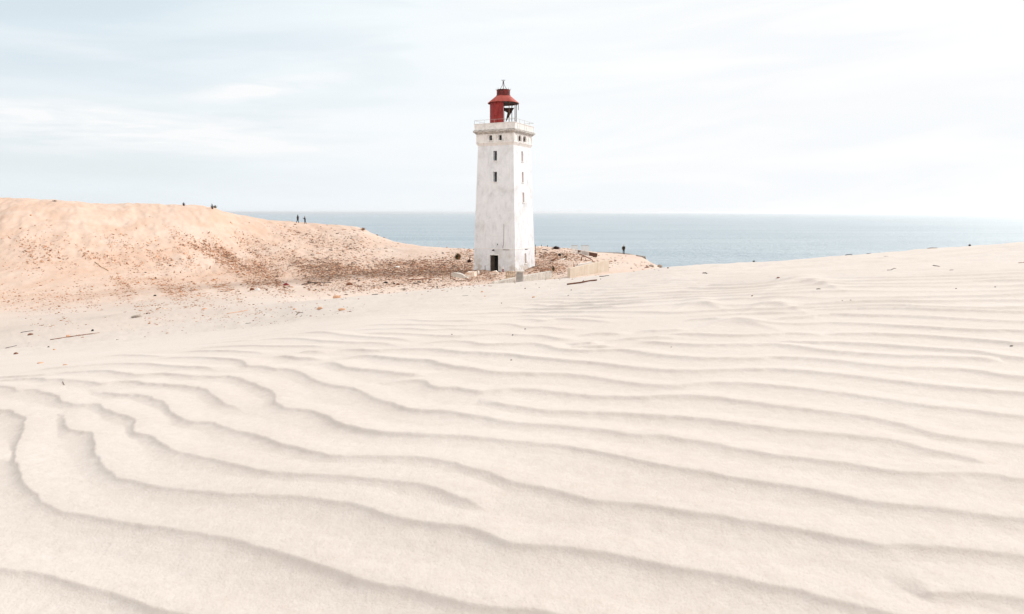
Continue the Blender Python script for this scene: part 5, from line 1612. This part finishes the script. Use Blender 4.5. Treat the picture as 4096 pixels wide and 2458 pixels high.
def hand_chains(wx, wy, wz, d, side):
    d = Vector(d).normalized()
    s_ = d.cross(Vector((0, 0, 1)))
    if s_.length < .1: s_ = d.cross(Vector((0, 1, 0)))
    s_.normalize()
    w_ = Vector((wx, wy, wz))
    palm = w_ + d * .055
    k_ = w_ + d * .09
    out = [[(*w_, .026), (*palm, .034), (*k_, .032)]]
    for j, (off, ln) in enumerate(((-.030, .060), (-.010, .072), (.010, .068), (.030, .052))):
        p1 = k_ + s_ * off + d * .012
        p2 = p1 + d * ln * .55
        p3 = p1 + d * ln + d.cross(s_) * .02
        out.append([(*k_, .032), (*p1, .010), (*p2, .0095), (*p3, .008)])
    t1 = palm + s_ * .04 * side + d * .01
    out.append([(*palm, .034), (*t1, .012), (*(t1 + d * .04 + s_ * .01 * side), .009)])
    return out


def person(loc, H, rz, label, coat, legs_mat, hair_mat, arms, feet, hood=False, long_coat=0.0, flare=None, phone=False, bulky=False):
    """local frame: +x is where the person faces; arms/feet give joints in units of height"""
    root = empty('person', loc, rz)
    tag(root, label, 'person')
    k = H / 1.75
    hip, chest, neck, head = .93 * k, 1.30 * k, 1.50 * k, 1.63 * k
    lean = .03 * k
    ch = [[(0, 0, hip, .125 * k), (lean * .6, 0, 1.10 * k, .115 * k), (lean, 0, chest, .135 * k), (lean * 1.4, 0, 1.42 * k, .09 * k), (lean * 1.6, 0, neck, .052 * k),
           (lean * 1.9, 0, 1.555 * k, .062 * k), (lean * 2.1, 0, head, .088 * k), (lean * 2.1, 0, 1.70 * k, .070 * k)]]
    for sgn in (1, -1):                                       # legs
        kx, kz, fx, fz = feet[0 if sgn > 0 else 1]
        ch.append([(0, 0, hip, .125 * k), (0, sgn * .09 * k, .86 * k, .085 * k), (kx * k, sgn * .095 * k, kz * k, .055 * k), (fx * k, sgn * .095 * k, (fz + .07) * k, .038 * k), ((fx + .15) * k, sgn * .10 * k, (fz + .03) * k, .034 * k)])
    hands = []
    for sgn in (1, -1):
        (ex, ey, ez), (hx, hy, hz) = arms[0 if sgn > 0 else 1]
        sh = (lean, sgn * .19 * k, 1.40 * k, .058 * k)
        e_ = (ex * k, sgn * ey * k, ez * k, .042 * k); w_ = (hx * k, sgn * hy * k, hz * k, .028 * k)
        ch.append([(lean * 1.4, 0, 1.42 * k, .09 * k), sh, e_, w_])
        d = Vector(w_[:3]) - Vector(e_[:3])
        hc = hand_chains(*w_[:3], d, sgn)
        hc[0][0] = w_
        ch += hc
        hands.append((Vector(w_[:3]), d.normalized()))
    # nose and ears give the head a face
    ch.append([(lean * 2.1, 0, head, .088 * k), (lean * 2.1 + .10 * k, 0, head - .01, .016 * k)])
    skin_obj('body', ch, MAT['skin'], root, 1)
    def rings(mb, rows, n=18):
        vs, fs = [], []
        for cx_, cy_, z_, rx_, ry_ in rows:
            for q_ in range(n):
                w_ = 2 * math.pi * q_ / n
                fold = 1 + .035 * math.sin(w_ * 3 + z_ * 5)
                vs.append((cx_ * k + rx_ * k * math.cos(w_) * fold, cy_ * k + ry_ * k * math.sin(w_) * fold, z_ * k))
        for i_ in range(len(rows) - 1):
            for q_ in range(n):
                q2_ = (q_ + 1) % n
                fs.append((i_ * n + q_, i_ * n + q2_, (i_ + 1) * n + q2_, (i_ + 1) * n + q_))
        fs.append(tuple(range(n - 1, -1, -1)))
        fs.append(tuple(range((len(rows) - 1) * n, len(rows) * n)))
        return mb.add(vs, fs)

    # trousers
    tm = MB()
    for sgn in (1, -1):
        kx, kz, fx, fz = feet[0 if sgn > 0 else 1]
        P_ = [(fx, sgn * .095, fz + .07, .062, .060), (fx * .6 + kx * .4, sgn * .095, fz * .6 + kz * .4 + .04, .075, .070), (kx, sgn * .095, kz, .080, .074), (kx * .45, sgn * .09, (kz + .86) / 2 + .02, .10, .088), (0, sgn * .075, .88, .12, .10), (0, sgn * .06, .98, .11, .09)]
        rings(tm, P_, 14)
    tm.build('trousers', legs_mat, root, True)
    for sgn in (1, -1):
        kx, kz, fx, fz = feet[0 if sgn > 0 else 1]
        skin_obj('shoe', [[((fx - .04) * k, sgn * .097 * k, (fz + .05) * k, .05 * k), ((fx + .08) * k, sgn * .10 * k, (fz + .04) * k, .048 * k), ((fx + .19) * k, sgn * .105 * k, (fz + .03) * k, .036 * k)]], MAT['blackcloth'], root, 1)
    # coat: one shell with sleeves
    cm = MB()
    bl = 1.18 if bulky else 1.0
    hem = .84 - long_coat
    l_ = .03
    rings(cm, [(-.02, 0, hem, .165 * bl, .205 * bl), (-.01, 0, .95, .17 * bl, .205 * bl), (.0, 0, 1.08, .165 * bl, .20 * bl), (l_ * .8, 0, 1.25, .165 * bl, .215 * bl), (l_, 0, 1.36, .145 * bl, .21), (l_ * 1.2, 0, 1.43, .105, .145), (l_ * 1.5, 0, 1.475, .075, .08), (l_ * 1.6, 0, 1.50, .066, .07)], 20)
    for sgn in (1, -1):
        (ex, ey, ez), (hx, hy, hz) = arms[0 if sgn > 0 else 1]
        w_ = Vector((hx, sgn * hy, hz)); e_ = Vector((ex, sgn * ey, ez))
        cm.tube([(l_ * k, sgn * .13 * k, 1.385 * k), (l_ * k, sgn * .195 * k, 1.375 * k), tuple(Vector((l_, sgn * .20, 1.36)).lerp(e_, .5) * k), tuple(e_ * k), tuple(e_.lerp(w_, .5) * k), tuple(e_.lerp(w_, .93) * k)], .082 * k * bl, 12, .052 * k)
    if flare:
        fx_, fy_ = flare
        cm.add([(-.08 * k, .10 * math.copysign(1, fy_) * k, 1.10 * k), (.10 * k, .12 * math.copysign(1, fy_) * k, 1.08 * k), (.08 * k, .14 * math.copysign(1, fy_) * k, hem * k), (-.10 * k, .12 * math.copysign(1, fy_) * k, hem * k), (fx_ * k, fy_ * k, .97 * k), (fx_ * k, fy_ * .8 * k, .88 * k)],
               [(0, 1, 4), (1, 2, 5, 4), (2, 3, 5), (3, 0, 4, 5), (0, 3, 2, 1)])
    cm.build('coat', coat, root, True)
    # hair or hood
    hx = lean * 2.1
    if hood:
        skin_obj('hood', [[(hx - .06 * k, 0, 1.43 * k, .12 * k), (hx - .055 * k, 0, 1.52 * k, .108 * k), (hx - .055 * k, 0, 1.61 * k, .108 * k), (hx - .02 * k, 0, 1.69 * k, .095 * k), (hx + .05 * k, 0, 1.735 * k, .06 * k)]], coat, root, 1)
    else:
        skin_obj('hair', [[(hx - .045 * k, 0, 1.56 * k, .062 * k), (hx - .035 * k, 0, 1.65 * k, .088 * k), (hx - .005 * k, 0, 1.715 * k, .083 * k), (hx + .05 * k, 0, 1.73 * k, .05 * k)]], hair_mat, root, 1)
    eyes = MB()
    for sgn in (1, -1): eyes.box((hx + .083 * k, sgn * .032 * k, head + .012), (.012, .022, .012))
    eyes.build('eyes', MAT['hair'], root)
    if phone:
        w_, d = hands[0]
        o = MB().box(tuple(w_ + d * .13 + Vector((.015, 0, .02))), (.012, .075, .15), Matrix.Rotation(.5, 3, 'Y')).build('phone', MAT['phone'])
        o.matrix_world = Matrix.Translation(loc) @ Matrix.Rotation(rz, 4, 'Z')
        tag(o, 'small black phone held up by the shorter walker on the dune', 'phone')
    return root


def feet_on(x, y):
    return ground(x, y)


g1 = ground(1192.3, 892.5); g2 = ground(1220, 895.5); g3 = ground(2493, 1017.5, 100)
hang = ((-.02, .24, 1.14), (.10, .20, .93))
pocket = ((-.10, .27, 1.13), (.10, .22, .98))
person(g1, pxm(31.8, g1.y), R(-8), 'hooded walker in a bulky black coat striding right along the dune ridge', MAT['blackcloth'], MAT['blackcloth'], MAT['hair'],
       (pocket, pocket), ((.02, .48, .08, 0.0), (-.10, .50, -.36, .03)), hood=True, long_coat=.12, bulky=True)
person(g2, pxm(29.6, g2.y), R(187), 'shorter walker in a dark navy coat facing the hooded one and holding up a phone', MAT['navycloth'], MAT['navycloth'], MAT['hair'],
       (((.20, .22, 1.16), (.44, .18, 1.28)), hang), ((.06, .48, .03, .0), (-.06, .48, -.30, .0)), long_coat=.12, phone=True)
person(g3, pxm(37.5, g3.y), R(-95), 'lone walker in a dark olive coat blown open, near the cliff edge against the sea', MAT['olivecloth'], MAT['jeans'], MAT['brownhair'],
       (pocket, ((-.12, .30, 1.12), (.06, .24, .96))), ((.10, .50, .06, 0.0), (.0, .48, -.10, .02)), long_coat=.12, flare=(.0, -.38))

# ------------------------------------------------------------------ light, sky, camera
SUN_AZ, SUN_EL = 38.0, 27.0                      # degrees forward of due right, and above the horizon
sd = Vector((math.cos(R(SUN_AZ)) * math.cos(R(SUN_EL)), math.sin(R(SUN_AZ)) * math.cos(R(SUN_EL)), math.sin(R(SUN_EL))))
sl = bpy.data.lights.new('sun', 'SUN')
sl.energy = 3.4
sl.angle = R(13.0)
sl.color = (1.0, .957, .905)
so = bpy.data.objects.new('sun', sl)
COL.objects.link(so)
so.rotation_euler = sd.to_track_quat('Z', 'Y').to_euler()
so.location = sd * 300

wd = bpy.data.worlds.new('World')
SC.world = wd
wd.use_nodes = True
nt = wd.node_tree
bg = nt.nodes['Background']
sky = N(nt, 'ShaderNodeTexSky')
sky.sky_type = 'NISHITA'
sky.sun_disc = False
sky.sun_elevation = R(SUN_EL)
sky.sun_rotation = R(90 - SUN_AZ)
sky.air_density = 1.0
sky.dust_density = 1.0
sky.ozone_density = 1.0
tcw = N(nt, 'ShaderNodeTexCoord').outputs['Generated']
sep = N(nt, 'ShaderNodeSeparateXYZ')
nt.links.new(tcw, sep.inputs[0])
az = math_node(nt, 'ARCTAN2', sep.outputs[0], sep.outputs[1])
el = math_node(nt, 'ARCSINE', sep.outputs[2])
cmb = N(nt, 'ShaderNodeCombineXYZ')
nt.links.new(math_node(nt, 'MULTIPLY', az, 2.2), cmb.inputs[0])
nt.links.new(math_node(nt, 'ADD', math_node(nt, 'MULTIPLY', el, 15.0), math_node(nt, 'MULTIPLY', az, -.8)), cmb.inputs[1])
st_ = noise(nt, cmb.outputs[0], 1.0, 7, .55, .5)
cmb2 = N(nt, 'ShaderNodeCombineXYZ')
nt.links.new(math_node(nt, 'MULTIPLY', az, 5.0), cmb2.inputs[0])
nt.links.new(math_node(nt, 'MULTIPLY', el, 42.0), cmb2.inputs[1])
st2 = noise(nt, cmb2.outputs[0], 1.0, 6, .6, .3)


def blob(px, py, wx, hy, tilt, amt):
    a_ = math.atan2(lat(px, py), 1.0); e_ = math.atan(slope(py) * math.cos(a_))
    du = math_node(nt, 'SUBTRACT', az, a_); dv = math_node(nt, 'SUBTRACT', el, e_)
    dv = math_node(nt, 'SUBTRACT', dv, math_node(nt, 'MULTIPLY', du, tilt))
    r_ = math_node(nt, 'ADD', math_node(nt, 'POWER', math_node(nt, 'DIVIDE', du, wx / F), 2.0), math_node(nt, 'POWER', math_node(nt, 'DIVIDE', dv, hy / F), 2.0))
    g_ = math_node(nt, 'EXPONENT', math_node(nt, 'MULTIPLY', r_, -1.0))
    return math_node(nt, 'MULTIPLY', g_, math_node(nt, 'MULTIPLY', amt, mapr(nt, st2, .30, .60)))


side = mapr(nt, az, -.60, .35, 0, 1, True)
cov = math_node(nt, 'ADD', math_node(nt, 'MULTIPLY', side, .40), mapr(nt, el, .34, .0, .72, .86))
cov = math_node(nt, 'ADD', cov, math_node(nt, 'MULTIPLY', mapr(nt, st_, .40, .70, 0, 1, True), .14), clamp=True)
veilc = mixc(nt, side, mixc(nt, mapr(nt, el, .03, .25), (7.8, 8.35, 8.75), (7.6, 8.45, 8.85)), mixc(nt, mapr(nt, st_, .38, .62, 0, 1, True), (8.55, 8.75, 8.95), (9.2, 9.25, 9.25)))
skyc = mixc(nt, cov, sky.outputs[0], veilc)
white = None
for args in ((1080, 350, 210, 26, .18, 2.2), (500, 500, 850, 66, -.03, 1.3), (320, 190, 170, 26, -.05, .42), (1500, 480, 500, 40, .0, .45), (600, 590, 750, 36, .02, .55), (2050, 18, 140, 20, 0, 1.2), (2700, 640, 900, 40, .02, .5), (3300, 420, 900, 60, -.03, .5)):
    g_ = blob(*args)
    white = g_ if white is None else math_node(nt, 'ADD', white, g_)
white = math_node(nt, 'MINIMUM', white, .92)
skyc = mixc(nt, white, skyc, (8.9, 8.95, 9.0))
skyc = mixc(nt, mapr(nt, el, .36, .9, 0, 1, True), skyc, (10.4, 10.45, 10.5))      # unseen sky overhead made brighter to lift the shaded faces
skyc = mixc(nt, mapr(nt, sep.outputs[1], .1, -.7, 0, 1, True), skyc, (11.9, 11.3, 10.7))      # bright warm sky added behind the viewer to fill and warm the shade
nt.links.new(skyc, bg.inputs['Color'])
bg.inputs['Strength'].default_value = .10

cam = bpy.data.cameras.new('camera')
cam.lens = 24
cam.sensor_width = 36
cam.sensor_fit = 'HORIZONTAL'
cam.clip_start = .05
cam.clip_end = 200000
cam.dof.use_dof = True
cam.dof.focus_distance = 30
cam.dof.aperture_fstop = 11.0
co = bpy.data.objects.new('camera', cam)
COL.objects.link(co)
co.rotation_euler = (math.pi / 2 - PITCH, 0, 0)
SC.camera = co

SC.render.engine = 'CYCLES'
SC.cycles.use_denoising = True
SC.cycles.max_bounces = 8
SC.cycles.diffuse_bounces = 6
vs_ = SC.view_settings
vs_.view_transform = 'Standard'
vs_.look = 'None'
vs_.exposure = 0.14
vs_.gamma = 1.0
